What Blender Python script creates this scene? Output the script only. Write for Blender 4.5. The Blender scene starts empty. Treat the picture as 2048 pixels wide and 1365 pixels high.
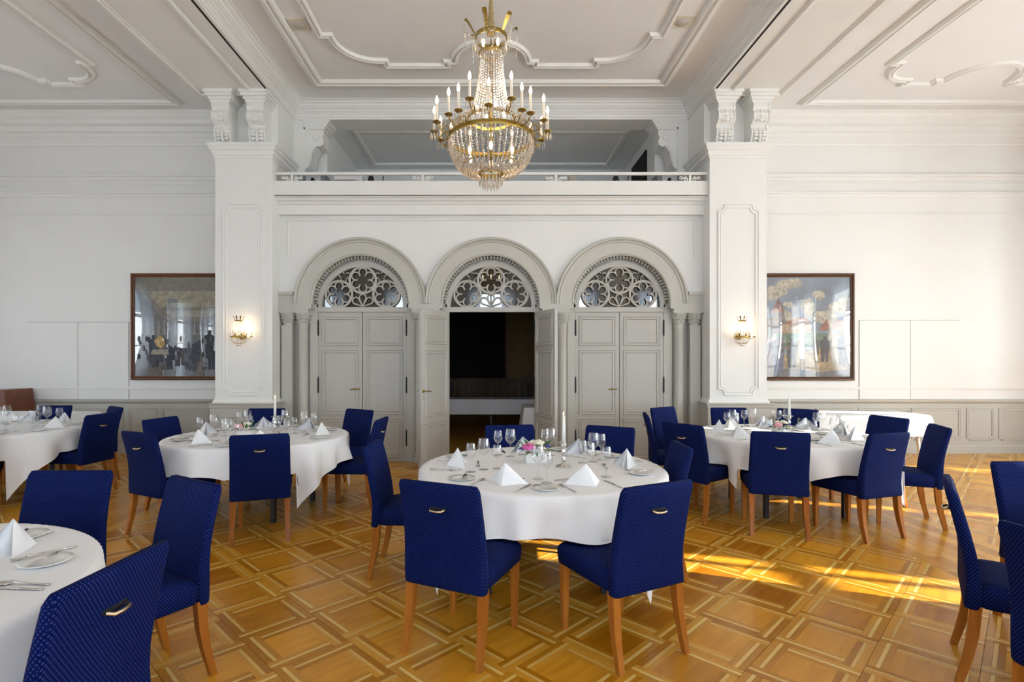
import bpy, bmesh, math, random
from mathutils import Vector, Matrix
RNG = random.Random(11)
PI = math.pi
scene = bpy.context.scene
C = scene.collection

# ------------------------------------------------------------------ camera
cam_d = bpy.data.cameras.new('camera'); cam = bpy.data.objects.new('camera', cam_d); C.objects.link(cam)
cam.location = (0, 0, 1.5); cam.rotation_euler = (PI/2, 0, 0)
cam_d.sensor_width = 36; cam_d.sensor_fit = 'HORIZONTAL'; cam_d.lens = 1080/2048*36
cam_d.shift_x = (1024-982)/2048; cam_d.shift_y = (718-682.5)/2048
cam_d.clip_start = 0.05; cam_d.clip_end = 200
scene.camera = cam

# ------------------------------------------------------------------ exposure, sky, sun, daylight at the windows
vs = scene.view_settings
vs.view_transform = 'Standard'; vs.look = 'None'; vs.gamma = 1; vs.use_curve_mapping = False
vs.exposure = 0.17
scene.cycles.max_bounces = 8; scene.cycles.diffuse_bounces = 4; scene.cycles.glossy_bounces = 4
scene.cycles.transmission_bounces = 6; scene.cycles.transparent_max_bounces = 24
scene.cycles.caustics_reflective = False; scene.cycles.caustics_refractive = False
scene.cycles.sample_clamp_indirect = 6; scene.cycles.use_denoising = True

world = bpy.data.worlds.new('sky'); scene.world = world; world.use_nodes = True
bg = world.node_tree.nodes['Background']; bg.inputs[0].default_value = (.72, .85, 1, 1); bg.inputs[1].default_value = 3.0

def add_light(name, kind, loc, direction, energy, color, **kw):
    l = bpy.data.lights.new(name, kind); l.energy = energy; l.color = color
    for k, v in kw.items(): setattr(l, k, v)
    o = bpy.data.objects.new(name, l); C.objects.link(o); o.location = loc
    if direction is not None: o.rotation_euler = Vector(direction).to_track_quat('-Z', 'Z').to_euler()
    return o
_e = math.radians(19.5)
add_light('sun', 'SUN', (20, -5, 8), (-.953*math.cos(_e), .302*math.cos(_e), -math.sin(_e)), 24, (1, .92, .78), angle=.009)
RIGHT_WIN = (-3.1, -.75, 1.57, 3.89, 6.2)  # first two windows of the row are out of view, added for light
FRONT_WIN = (-6.3, -3.15, 0, 3.15, 6.3)
for wy in RIGHT_WIN:
    add_light('daylight_right', 'AREA', (9.5, wy, 2.0), (-1, 0, 0), 735, (.88, .965, 1), shape='RECTANGLE', size=1.5, size_y=3.0)
    add_light('daylight_left', 'AREA', (-9.5, wy, 2.0), (1, 0, 0), 95, (.96, .97, .98), shape='RECTANGLE', size=1.5, size_y=3.0)
for wx in FRONT_WIN:
    add_light('daylight_front', 'AREA', (wx, -4.9, 2.3), (0, 1, 0), (80 if wx < -4 else 140 if wx < -1 else 190), (.76, .87, 1), shape='RECTANGLE', size=1.6, size_y=3.6)

# ------------------------------------------------------------------ materials
def mat(name, col, rough=.5, metal=0., var=.06, vscale=6., bump=0., bscale=80., spec=.5, **kw):
    m = bpy.data.materials.new(name); m.use_nodes = True
    nt = m.node_tree; b = nt.nodes['Principled BSDF']
    b.inputs['Roughness'].default_value = rough; b.inputs['Metallic'].default_value = metal
    b.inputs['Specular IOR Level'].default_value = spec
    for k, v in kw.items(): b.inputs[k].default_value = v
    tc = nt.nodes.new('ShaderNodeTexCoord'); n = nt.nodes.new('ShaderNodeTexNoise')
    n.inputs['Scale'].default_value = vscale; n.inputs['Detail'].default_value = 3
    nt.links.new(tc.outputs['Object'], n.inputs['Vector'])
    r = nt.nodes.new('ShaderNodeValToRGB'); c = Vector(col)
    r.color_ramp.elements[0].position = .3; r.color_ramp.elements[1].position = .7
    r.color_ramp.elements[0].color = (*(c*(1-var)), 1); r.color_ramp.elements[1].color = (*(c*(1+var)), 1)
    nt.links.new(n.outputs['Fac'], r.inputs['Fac']); nt.links.new(r.outputs['Color'], b.inputs['Base Color'])
    if bump:
        n2 = nt.nodes.new('ShaderNodeTexNoise'); n2.inputs['Scale'].default_value = bscale
        nt.links.new(tc.outputs['Object'], n2.inputs['Vector'])
        bp = nt.nodes.new('ShaderNodeBump'); bp.inputs['Strength'].default_value = bump; bp.inputs['Distance'].default_value = .004
        nt.links.new(n2.outputs['Fac'], bp.inputs['Height']); nt.links.new(bp.outputs['Normal'], b.inputs['Normal'])
    return m

def wood(name, dark, light, rough, stretch=(2, 30, 30), island=False, spread=.5):
    m = bpy.data.materials.new(name); m.use_nodes = True
    nt = m.node_tree; N = nt.nodes.new; L = nt.links.new; b = nt.nodes['Principled BSDF']
    b.inputs['Roughness'].default_value = rough; b.inputs['Specular IOR Level'].default_value = .27
    tc = N('ShaderNodeTexCoord'); mp = N('ShaderNodeMapping'); mp.inputs['Scale'].default_value = stretch
    oi = N('ShaderNodeObjectInfo'); geo = N('ShaderNodeNewGeometry')
    ad = N('ShaderNodeMath'); ad.operation = 'MULTIPLY_ADD'; ad.inputs[1].default_value = 7.31
    L(oi.outputs['Random'], ad.inputs[0])
    if island: L(geo.outputs['Random Per Island'], ad.inputs[2])
    else: ad.inputs[2].default_value = 0
    fr = N('ShaderNodeMath'); fr.operation = 'FRACT'; L(ad.outputs[0], fr.inputs[0])
    sh = N('ShaderNodeVectorMath'); sh.operation = 'SCALE'; sh.inputs[0].default_value = (3.1, 5.7, 2.3)
    L(fr.outputs[0], sh.inputs['Scale'])
    av = N('ShaderNodeVectorMath'); av.operation = 'ADD'
    L(tc.outputs['Object'], av.inputs[0]); L(sh.outputs[0], av.inputs[1]); L(av.outputs[0], mp.inputs['Vector'])
    n = N('ShaderNodeTexNoise'); n.inputs['Scale'].default_value = 2.2; n.inputs['Detail'].default_value = 5; n.inputs['Distortion'].default_value = .6
    L(mp.outputs[0], n.inputs['Vector'])
    mx = N('ShaderNodeMath'); mx.operation = 'MULTIPLY_ADD'; mx.inputs[1].default_value = spread
    L(fr.outputs[0], mx.inputs[0])
    hf = N('ShaderNodeMath'); hf.operation = 'MULTIPLY'; hf.inputs[1].default_value = 1-spread
    L(n.outputs['Fac'], hf.inputs[0]); L(hf.outputs[0], mx.inputs[2])
    r = N('ShaderNodeValToRGB'); r.color_ramp.elements[0].position = .25; r.color_ramp.elements[1].position = .75
    r.color_ramp.elements[0].color = (*dark, 1); r.color_ramp.elements[1].color = (*light, 1)
    L(mx.outputs[0], r.inputs['Fac']); L(r.outputs['Color'], b.inputs['Base Color'])
    return m

def thin_glass(name, tint=(1, 1, 1), base=.06, edge=.7, rough=.02, white=0.):
    m = bpy.data.materials.new(name); m.use_nodes = True; nt = m.node_tree; nt.nodes.clear()
    N = nt.nodes.new; L = nt.links.new
    out = N('ShaderNodeOutputMaterial'); tr = N('ShaderNodeBsdfTransparent'); tr.inputs[0].default_value = (*tint, 1)
    gl = N('ShaderNodeBsdfGlossy'); gl.inputs['Roughness'].default_value = rough
    lw = N('ShaderNodeLayerWeight'); lw.inputs[0].default_value = .35
    mr = N('ShaderNodeMapRange'); mr.inputs['To Min'].default_value = base; mr.inputs['To Max'].default_value = edge
    L(lw.outputs['Facing'], mr.inputs['Value'])
    mx = N('ShaderNodeMixShader'); L(mr.outputs[0], mx.inputs[0]); L(tr.outputs[0], mx.inputs[1]); L(gl.outputs[0], mx.inputs[2])
    if white:
        df = N('ShaderNodeBsdfDiffuse'); df.inputs[0].default_value = (.95, .86, .76, 1)
        m2 = N('ShaderNodeMixShader'); m2.inputs[0].default_value = white
        L(mx.outputs[0], m2.inputs[1]); L(df.outputs[0], m2.inputs[2]); L(m2.outputs[0], out.inputs[0])
    else: L(mx.outputs[0], out.inputs[0])
    return m

def emit(name, col, s):
    m = bpy.data.materials.new(name); m.use_nodes = True; nt = m.node_tree; nt.nodes.clear()
    o = nt.nodes.new('ShaderNodeOutputMaterial'); e = nt.nodes.new('ShaderNodeEmission')
    e.inputs[0].default_value = (*col, 1); e.inputs[1].default_value = s; nt.links.new(e.outputs[0], o.inputs[0]); return m

def translucent(name, col, k=.5):
    m = bpy.data.materials.new(name); m.use_nodes = True; nt = m.node_tree; nt.nodes.clear()
    o = nt.nodes.new('ShaderNodeOutputMaterial'); d = nt.nodes.new('ShaderNodeBsdfDiffuse'); t = nt.nodes.new('ShaderNodeBsdfTranslucent')
    d.inputs[0].default_value = (*col, 1); t.inputs[0].default_value = (*col, 1)
    x = nt.nodes.new('ShaderNodeMixShader'); x.inputs[0].default_value = k
    nt.links.new(d.outputs[0], x.inputs[1]); nt.links.new(t.outputs[0], x.inputs[2]); nt.links.new(x.outputs[0], o.inputs[0]); return m

def fabric(name, base, dot, pitch=.0125):
    m = bpy.data.materials.new(name); m.use_nodes = True; nt = m.node_tree; N = nt.nodes.new; L = nt.links.new
    b = nt.nodes['Principled BSDF']; b.inputs['Roughness'].default_value = .75; b.inputs['Specular IOR Level'].default_value = .06
    uv = N('ShaderNodeTexCoord'); mp = N('ShaderNodeMapping'); mp.inputs['Rotation'].default_value = (0, 0, PI/4)
    s = 1/(pitch*.85); mp.inputs['Scale'].default_value = (s*1.15, s*.85, s); L(uv.outputs['UV'], mp.inputs['Vector'])
    v = N('ShaderNodeTexVoronoi'); v.voronoi_dimensions = '2D'; v.inputs['Randomness'].default_value = 0; v.inputs['Scale'].default_value = 1
    L(mp.outputs[0], v.inputs['Vector'])
    r = N('ShaderNodeValToRGB'); r.color_ramp.elements[0].position = .22; r.color_ramp.elements[1].position = .34
    r.color_ramp.elements[0].color = (*dot, 1); r.color_ramp.elements[1].color = (*base, 1)
    L(v.outputs['Distance'], r.inputs['Fac'])
    n = N('ShaderNodeTexNoise'); n.inputs['Scale'].default_value = 7; L(uv.outputs['Object'], n.inputs['Vector'])
    mr = N('ShaderNodeMapRange'); mr.inputs['To Min'].default_value = .8; mr.inputs['To Max'].default_value = 1.2; L(n.outputs['Fac'], mr.inputs['Value'])
    mm = N('ShaderNodeVectorMath'); mm.operation = 'SCALE'; L(r.outputs['Color'], mm.inputs[0]); L(mr.outputs[0], mm.inputs['Scale'])
    L(mm.outputs[0], b.inputs['Base Color'])
    bp = N('ShaderNodeBump'); bp.inputs['Strength'].default_value = .25; bp.inputs['Distance'].default_value = .01
    n2 = N('ShaderNodeTexNoise'); n2.inputs['Scale'].default_value = 9; n2.inputs['Detail'].default_value = 2; L(uv.outputs['Object'], n2.inputs['Vector'])
    L(n2.outputs['Fac'], bp.inputs['Height']); L(bp.outputs['Normal'], b.inputs['Normal'])
    return m

M = {}
M['wall'] = mat('wall_paint', (.79, .78, .75), .6, var=.012, vscale=2, bump=.03, bscale=120)
M['stucco'] = mat('stucco_white', (.80, .79, .755), .55, var=.012, vscale=3)
M['ceil'] = mat('ceiling_paint', (.81, .80, .785), .7, var=.012, vscale=2)
M['dado'] = mat('dado_grey_paint', (.47, .455, .41), .5, var=.02, vscale=3)
M['arch'] = mat('arch_stone_paint', (.50, .48, .425), .5, var=.02, vscale=4, bump=.03)
M['door'] = mat('door_paint', (.47, .45, .405), .42, var=.02, vscale=4)
M['seam'] = mat('seam_shadow', (.12, .11, .10), .8)
M['black'] = mat('black_metal', (.012, .012, .014), .45, var=.1)
M['dark'] = mat('black_cloth_and_gap_shade', (.006, .006, .007), .9, var=.1)
M['brass'] = mat('brass', (.36, .25, .065), .34, 1., var=.12, vscale=20)
M['handle'] = mat('worn_brass', (.62, .52, .36), .3, 1., var=.1, vscale=20)
M['silver'] = mat('silver', (.72, .70, .67), .18, 1., var=.06, vscale=30)
M['fabric'] = fabric('navy_dotted_fabric', (.0008, .0040, .056), (.020, .036, .115))
M['slot'] = mat('slot_dark', (.004, .004, .008), .9)
M['leg'] = wood('honey_beech', (.27, .078, .008), (.44, .160, .024), .32, (18, 18, 1.6), spread=.25)
M['oak'] = wood('oak_panel', (.36, .125, .004), (.72, .33, .026), .27, (1.2, 9, 9), True, .5)
M['oakd'] = wood('oak_strip_brown', (.40, .155, .006), (.64, .305, .032), .27, (2, 20, 20), True, .6)
M['oakl'] = wood('maple_strip', (.66, .38, .085), (.80, .53, .16), .27, (2, 20, 20), True, .6)
M['sub'] = mat('floor_joint', (.10, .05, .015), .6)
M['cloth'] = mat('white_tablecloth', (.90, .905, .92), .75, var=.01, vscale=5, bump=.05, bscale=14, spec=.2)
M['napkin'] = mat('white_napkin', (.88, .885, .90), .8, var=.01, spec=.2)
M['china'] = mat('white_china', (.82, .81, .78), .12, var=.01)
M['wax'] = mat('candle_wax', (.86, .84, .78), .45, var=.01)
M['sleeve'] = mat('candle_sleeve', (.82, .74, .62), .5, var=.02)
M['glass'] = thin_glass('wine_glass', (.985, .99, .99), .05, .75)
M['pane'] = thin_glass('window_glass', (.97, .98, .98), .04, .5)
M['dpane'] = thin_glass('fanlight_glass', (.45, .45, .45), .12, .6)
M['pglass'] = thin_glass('picture_glass', (.95, .95, .95), .10, .6, .015)
M['crystal'] = thin_glass('crystal', (.80, .74, .67), .22, .75, .06, .24)
M['bulb'] = emit('lit_bulb', (1, .80, .52), 11)
M['flame'] = emit('candle_flame', (1, .62, .22), 9)
M['iron'] = mat('white_iron', (.78, .77, .73), .45, var=.02)
M['curtain'] = translucent('sheer_curtain', (.80, .82, .86), .45)
M['frame'] = wood('walnut_frame', (.045, .016, .006), (.16, .065, .024), .3, (3, 30, 30), spread=.2)
M['brown'] = mat('brown_leather', (.16, .045, .018), .4, var=.25, vscale=5)
M['bwall'] = mat('brown_wall', (.24, .15, .06), .7, var=.15, vscale=9)
M['bwood'] = mat('dark_wood', (.06, .028, .010), .5, var=.3, vscale=9)
M['grey'] = mat('grey_plastic', (.22, .24, .27), .5)
M['lgrey'] = mat('light_grey_plastic', (.55, .57, .60), .5)
M['beige'] = mat('beige_plastic', (.62, .56, .44), .6)
M['sage'] = mat('grille_cloth', (.50, .47, .42), .8)
M['gold_cloth'] = mat('gold_sleeve', (.34, .25, .11), .6, var=.2, vscale=40)
M['leaf'] = mat('green_leaf', (.05, .15, .035), .5, var=.35, vscale=25)
M['pink'] = mat('pink_petal', (.72, .12, .40), .6, var=.3, vscale=50)
M['palepink'] = mat('pale_pink_petal', (.82, .40, .44), .6, var=.2, vscale=50)
M['cream'] = mat('cream_petal', (.85, .80, .62), .6, var=.1, vscale=50)
M['blue'] = mat('blue_petal', (.05, .05, .35), .6, var=.3, vscale=50)

# ------------------------------------------------------------------ mesh building
class MB:
    def __init__(s): s.v = []; s.f = []; s.mi = []; s.sm = []
    def add(s, vs, fs, mi=0, sm=False, X=None):
        o = len(s.v)
        s.v += [tuple(X @ Vector(p)) if X else tuple(p) for p in vs]
        for f in fs: s.f.append([i+o for i in f]); s.mi.append(mi); s.sm.append(sm)
        return s
    def box(s, x0, x1, y0, y1, z0, z1, mi=0, X=None, bottom=True):
        vs = [(x0,y0,z0),(x1,y0,z0),(x1,y1,z0),(x0,y1,z0),(x0,y0,z1),(x1,y0,z1),(x1,y1,z1),(x0,y1,z1)]
        fs = [(4,5,6,7),(0,1,5,4),(1,2,6,5),(2,3,7,6),(3,0,4,7)]
        if bottom: fs.append((3,2,1,0))
        return s.add(vs, fs, mi, False, X)
    def prism(s, poly, fn, a, b, mi=0, X=None, sm=False):
        n = len(poly); vs = [fn(p[0], p[1], a) for p in poly]+[fn(p[0], p[1], b) for p in poly]
        s.add(vs, [tuple(range(n))[::-1], tuple(range(n, 2*n))], mi, False, X)
        return s.add(vs, [(i, (i+1) % n, n+(i+1) % n, n+i) for i in range(n)], mi, sm, X)
    def lathe(s, prof, n=16, c=(0,0,0), mi=0, X=None, sm=True, sq=1.):
        vs = []
        for r, z in prof:
            for k in range(n):
                a = 2*PI*k/n; vs.append((c[0]+r*math.cos(a), c[1]+r*math.sin(a)*sq, c[2]+z))
        fs = [(j*n+k, j*n+(k+1) % n, (j+1)*n+(k+1) % n, (j+1)*n+k) for j in range(len(prof)-1) for k in range(n)]
        if prof[0][0] > 1e-6 and prof[0][0] < 0: pass
        return s.add(vs, fs, mi, sm, X)
    def ball(s, c, r, n=8, mi=0, X=None, sc=(1,1,1)):
        m = max(3, n//2); vs = [(c[0], c[1], c[2]-r*sc[2])]
        for j in range(1, m):
            t = PI*j/m
            for k in range(n):
                a = 2*PI*k/n; vs.append((c[0]+r*sc[0]*math.sin(t)*math.cos(a), c[1]+r*sc[1]*math.sin(t)*math.sin(a), c[2]-r*sc[2]*math.cos(t)))
        vs.append((c[0], c[1], c[2]+r*sc[2])); e = len(vs)-1
        fs = [(0, 1+(k+1) % n, 1+k) for k in range(n)]
        fs += [(1+j*n+k, 1+j*n+(k+1) % n, 1+(j+1)*n+(k+1) % n, 1+(j+1)*n+k) for j in range(m-2) for k in range(n)]
        fs += [(e, 1+(m-2)*n+k, 1+(m-2)*n+(k+1) % n) for k in range(n)]
        return s.add(vs, fs, mi, True, X)
    def bead(s, c, r, h, mi=0, n=4):
        vs = [(c[0], c[1], c[2]+h), (c[0], c[1], c[2]-h)]+[(c[0]+r*math.cos(2*PI*k/n), c[1]+r*math.sin(2*PI*k/n), c[2]) for k in range(n)]
        return s.add(vs, [(0, 2+k, 2+(k+1) % n) for k in range(n)]+[(1, 2+(k+1) % n, 2+k) for k in range(n)], mi)
    def tube(s, pts, r, n=6, mi=0, X=None, closed=False, sm=True):
        P = [Vector(p) for p in pts]; m = len(P); vs = []; up = None
        rr = r if isinstance(r, (list, tuple)) else [r]*m
        for i in range(m):
            if closed: t = P[(i+1) % m]-P[i-1]
            else: t = P[min(i+1, m-1)]-P[max(i-1, 0)]
            t.normalize()
            if up is None: up = t.orthogonal().normalized()
            up = (up-t*up.dot(t)); up = up.normalized() if up.length > 1e-6 else t.orthogonal().normalized()
            sd = t.cross(up)
            for k in range(n):
                a = 2*PI*k/n; vs.append(P[i]+(up*math.cos(a)+sd*math.sin(a))*rr[i])
        q = m if closed else m-1
        fs = [(i*n+k, i*n+(k+1) % n, ((i+1) % m)*n+(k+1) % n, ((i+1) % m)*n+k) for i in range(q) for k in range(n)]
        if not closed: fs += [tuple(range(n))[::-1], tuple(range((m-1)*n, m*n))]
        return s.add(vs, fs, mi, sm, X)
    def loft(s, rings, mi=0, sm=True, X=None, cap=True):
        n = len(rings[0]); vs = [p for r in rings for p in r]
        fs = [(i*n+k, i*n+(k+1) % n, (i+1)*n+(k+1) % n, (i+1)*n+k) for i in range(len(rings)-1) for k in range(n)]
        if cap: fs += [tuple(range(n))[::-1], tuple(range((len(rings)-1)*n, len(rings)*n))]
        return s.add(vs, fs, mi, sm, X)
    def sweep(s, path, prof, nrm, closed=False, mi=0, sm=False):
        P = [Vector(p) for p in path]; n = Vector(nrm); m = len(P); k = len(prof); vs = []
        for i in range(m):
            a = (P[i]-P[i-1]).normalized() if (closed or i > 0) else None
            b = (P[(i+1) % m]-P[i]).normalized() if (closed or i < m-1) else None
            a = a or b; b = b or a
            sa = n.cross(a); sb = n.cross(b); w = (sa+sb)/max(.25, 1+sa.dot(sb))
            for q, h in prof: vs.append(P[i]+w*q+n*h)
        e = m if closed else m-1
        fs = [(i*k+j, i*k+j+1, ((i+1) % m)*k+j+1, ((i+1) % m)*k+j) for i in range(e) for j in range(k-1)]
        return s.add(vs, fs, mi, sm)
    def grid(s, fn, nu, nv, mi=0, sm=True):
        vs = [fn(i/nu, j/nv) for j in range(nv+1) for i in range(nu+1)]; w = nu+1
        return s.add(vs, [(j*w+i, j*w+i+1, (j+1)*w+i+1, (j+1)*w+i) for j in range(nv) for i in range(nu)], mi, sm)
    def mesh(s, name, mats, uv=False, sharp=None, fix=True):
        me = bpy.data.meshes.new(name); me.from_pydata(s.v, [], s.f)
        for m in (mats if isinstance(mats, (list, tuple)) else [mats]): me.materials.append(m)
        me.polygons.foreach_set('material_index', s.mi); me.polygons.foreach_set('use_smooth', s.sm)
        if fix:
            bm = bmesh.new(); bm.from_mesh(me); bmesh.ops.recalc_face_normals(bm, faces=bm.faces); bm.to_mesh(me); bm.free()
        if sharp: me.set_sharp_from_angle(angle=math.radians(sharp))
        if uv:
            u = me.uv_layers.new(name='uv')
            for p in me.polygons:
                a = [abs(c) for c in p.normal]; ax = a.index(max(a))
                i, j = ((1, 2), (0, 2), (0, 1))[ax]
                for li in p.loop_indices:
                    co = me.vertices[me.loops[li].vertex_index].co; u.data[li].uv = (co[i], co[j])
        me.update(); return me
    def build(s, name, mats, parent=None, **kw):
        return obj(name, s.mesh(name, mats, **kw), parent)

def obj(name, me, parent=None):
    o = bpy.data.objects.new(name, me); C.objects.link(o)
    if parent: o.parent = parent
    return o
def tag(o, label, cat, group=None):
    o['label'] = label; o['category'] = cat; o['kind'] = 'thing'
    if group: o['group'] = group
    return o
def thing(name, label, cat, loc=(0,0,0), rz=0, group=None):
    o = obj(name, None); o.location = loc; o.rotation_euler = (0, 0, rz); return tag(o, label, cat, group)
def struct(o, label=None):
    o['kind'] = 'structure'
    if label: o['label'] = label
    return o
def dup(root, loc, rz, label=None, group=None):
    r = root.copy(); C.objects.link(r); r.location = loc; r.rotation_euler = (0, 0, rz)
    if label: r['label'] = label
    if group: r['group'] = group
    for ch in root.children:
        c = ch.copy(); C.objects.link(c); c.parent = r
        for g in ch.children:
            d = g.copy(); C.objects.link(d); d.parent = c
    return r
def arc(cx, cz, r, a0, a1, n): return [(cx+r*math.cos(math.radians(a0+(a1-a0)*i/n)), cz+r*math.sin(math.radians(a0+(a1-a0)*i/n))) for i in range(n+1)]
def RZ(a): return Matrix.Rotation(a, 4, 'Z')
def T(x, y, z): return Matrix.Translation((x, y, z))
FRAME = [(-.03, 0), (-.03, .012), (-.018, .022), (-.006, .012), (.008, .012), (.02, .018), (.026, .008), (.026, 0)]
def scaled(prof, a, b): return [(q*a, h*b) for q, h in prof]
# ================================================================== FLOOR
sub = struct(MB().box(-9, 9, -4.5, 8.6, -.10, -.004).build('floor', M['sub']), 'oak parquet floor laid in framed squares set diagonally')
TS = .4; BW = .082; Hf = TS/2
def bars():
    b = BW; h = Hf-.0006
    return [(-h, -h+b, -h+b, h), (-h, h-b, -h, -h+b), (h-b, h, -h, h-b), (-h+b, h, h-b, h)]
g = .0005
def strip_rects(k):
    x0, x1, y0, y1 = bars()[k]; out = []
    outer_low = k in (0, 1)
    cuts = [0, .034, .053, BW] if outer_low else [0, BW-.053, BW-.034, BW]
    for i in range(3):
        if k in (0, 2): out.append((x0+cuts[i]+g, x0+cuts[i+1]-g, y0+g, y1-g, 2 if i == 1 else 1))
        else: out.append((x0+g, x1-g, y0+cuts[i]+g, y0+cuts[i+1]-g, 2 if i == 1 else 1))
    return out
c0 = Hf-BW-g
OAK = [M['oak'], M['oakd'], M['oakl']]
cen_me = MB().box(-c0, c0, -c0, c0, -.004, 0, bottom=False).mesh('parquet_tile', OAK)
bar_me = []
for k in range(4):
    b = MB()
    for (x0, x1, y0, y1, mi) in strip_rects(k): b.box(x0, x1, y0, y1, -.004, .0001*mi, mi, bottom=False)
    bar_me.append(b.mesh('border', OAK))
DG = TS/math.sqrt(2); OX, OY = -1.0435, 2.8755
XL, XR = OX-8*DG, OX+15*DG            # edges of the middle field
SXL, SXR = OX-11*DG, OX+18*DG         # edges of the side fields
tiles = []
for i in range(-40, 50):
    for j in range(-8, 24):
        if (i+j) % 2: continue
        x, y = OX+i*DG, OY+j*DG
        if y < 1.9 or y > 8.75 or abs(x) > 9.3: continue
        if XL-.01 <= x <= XR+.01: lim = (XL, XR)
        elif x <= SXL+.01: lim = (-9, SXL)
        elif x >= SXR-.01: lim = (SXR, 9)
        else: continue
        full = x-DG >= lim[0]-.01 and x+DG <= lim[1]+.01 and y+DG < 8.57
        tiles.append((x, y, lim, full))
def in_view(x, y):
    p = 982+1080*x/y; q = 718+1620/y
    return -60 < p < 2110 and q < 1420
cand = sorted([t for t in tiles if t[3] and in_view(t[0], t[1])], key=lambda t: math.hypot(t[0], t[1]))[:300]
keep = {(round(t[0], 3), round(t[1], 3)) for t in cand}
for (x, y, lim, full) in cand:
    a = PI/4
    o = obj('parquet_tile', cen_me, sub); o.location = (x, y, 0); o.rotation_euler = (0, 0, a)
    for k in range(4): obj('border', bar_me[k], o)
def clip(poly, ax, lim, sign):
    out = []
    for i in range(len(poly)):
        p, q = poly[i], poly[(i+1) % len(poly)]
        dp, dq = sign*(lim-p[ax]), sign*(lim-q[ax])
        if dp >= 0: out.append(p)
        if (dp > 0 and dq < 0) or (dp < 0 and dq > 0):
            t = dp/(dp-dq); out.append((p[0]+(q[0]-p[0])*t, p[1]+(q[1]-p[1])*t))
    return out
fld = MB()
for (x, y, lim, full) in tiles:
    if (round(x, 3), round(y, 3)) in keep: continue
    rects = [(-c0, c0, -c0, c0, 0)]+[r for k in range(4) for r in strip_rects(k)]
    for (x0, x1, y0, y1, mi) in rects:
        s = math.sqrt(.5)
        poly = [(x+(u-w)*s, y+(u+w)*s) for u, w in ((x0, y0), (x1, y0), (x1, y1), (x0, y1))]
        if not full:
            poly = clip(poly, 0, lim[1], 1); poly = clip(poly, 0, lim[0], -1) if poly else poly
            poly = clip(poly, 1, 8.57, 1) if poly else poly
            if len(poly) < 3: continue
        n = len(poly)
        fld.add([(p[0], p[1], .0001*mi) for p in poly], [tuple(range(n))], mi)
o = fld.build('parquet_field', OAK, sub, fix=False); o['kind'] = 'stuff'
plank_me = [MB().box(-.049, .049, -l/2+.001, l/2-.001, -.004, 0, bottom=False).mesh('plank', M['oakd']) for l in (.9, .6)]
for (xa, xb) in ((SXL, XL), (XR, SXR)):
    n = int(round((xb-xa)/.1)); w = (xb-xa)/n
    for i in range(n):
        y = 2.0+.3*(i % 3)
        while y < 8.5:
            k = RNG.choice((0, 0, 1)); l = (.9, .6)[k]
            if y+l > 8.57: k = 1; l = .6
            if y+l > 8.6: break
            x = xa+(i+.5)*w
            if in_view(x, y+l/2):
                o = obj('plank', plank_me[k], sub); o.location = (x, y+l/2, 0); o.scale = (w/.1, 1, 1)
            y += l
near = MB()
for i in range(90):
    x = -9+i*.2; near.box(x+.001, x+.199, -4.4, 1.75, -.004, -.001, 0, bottom=False)
near.build('plank_rows', [M['oakd']], sub)['kind'] = 'stuff'

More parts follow.
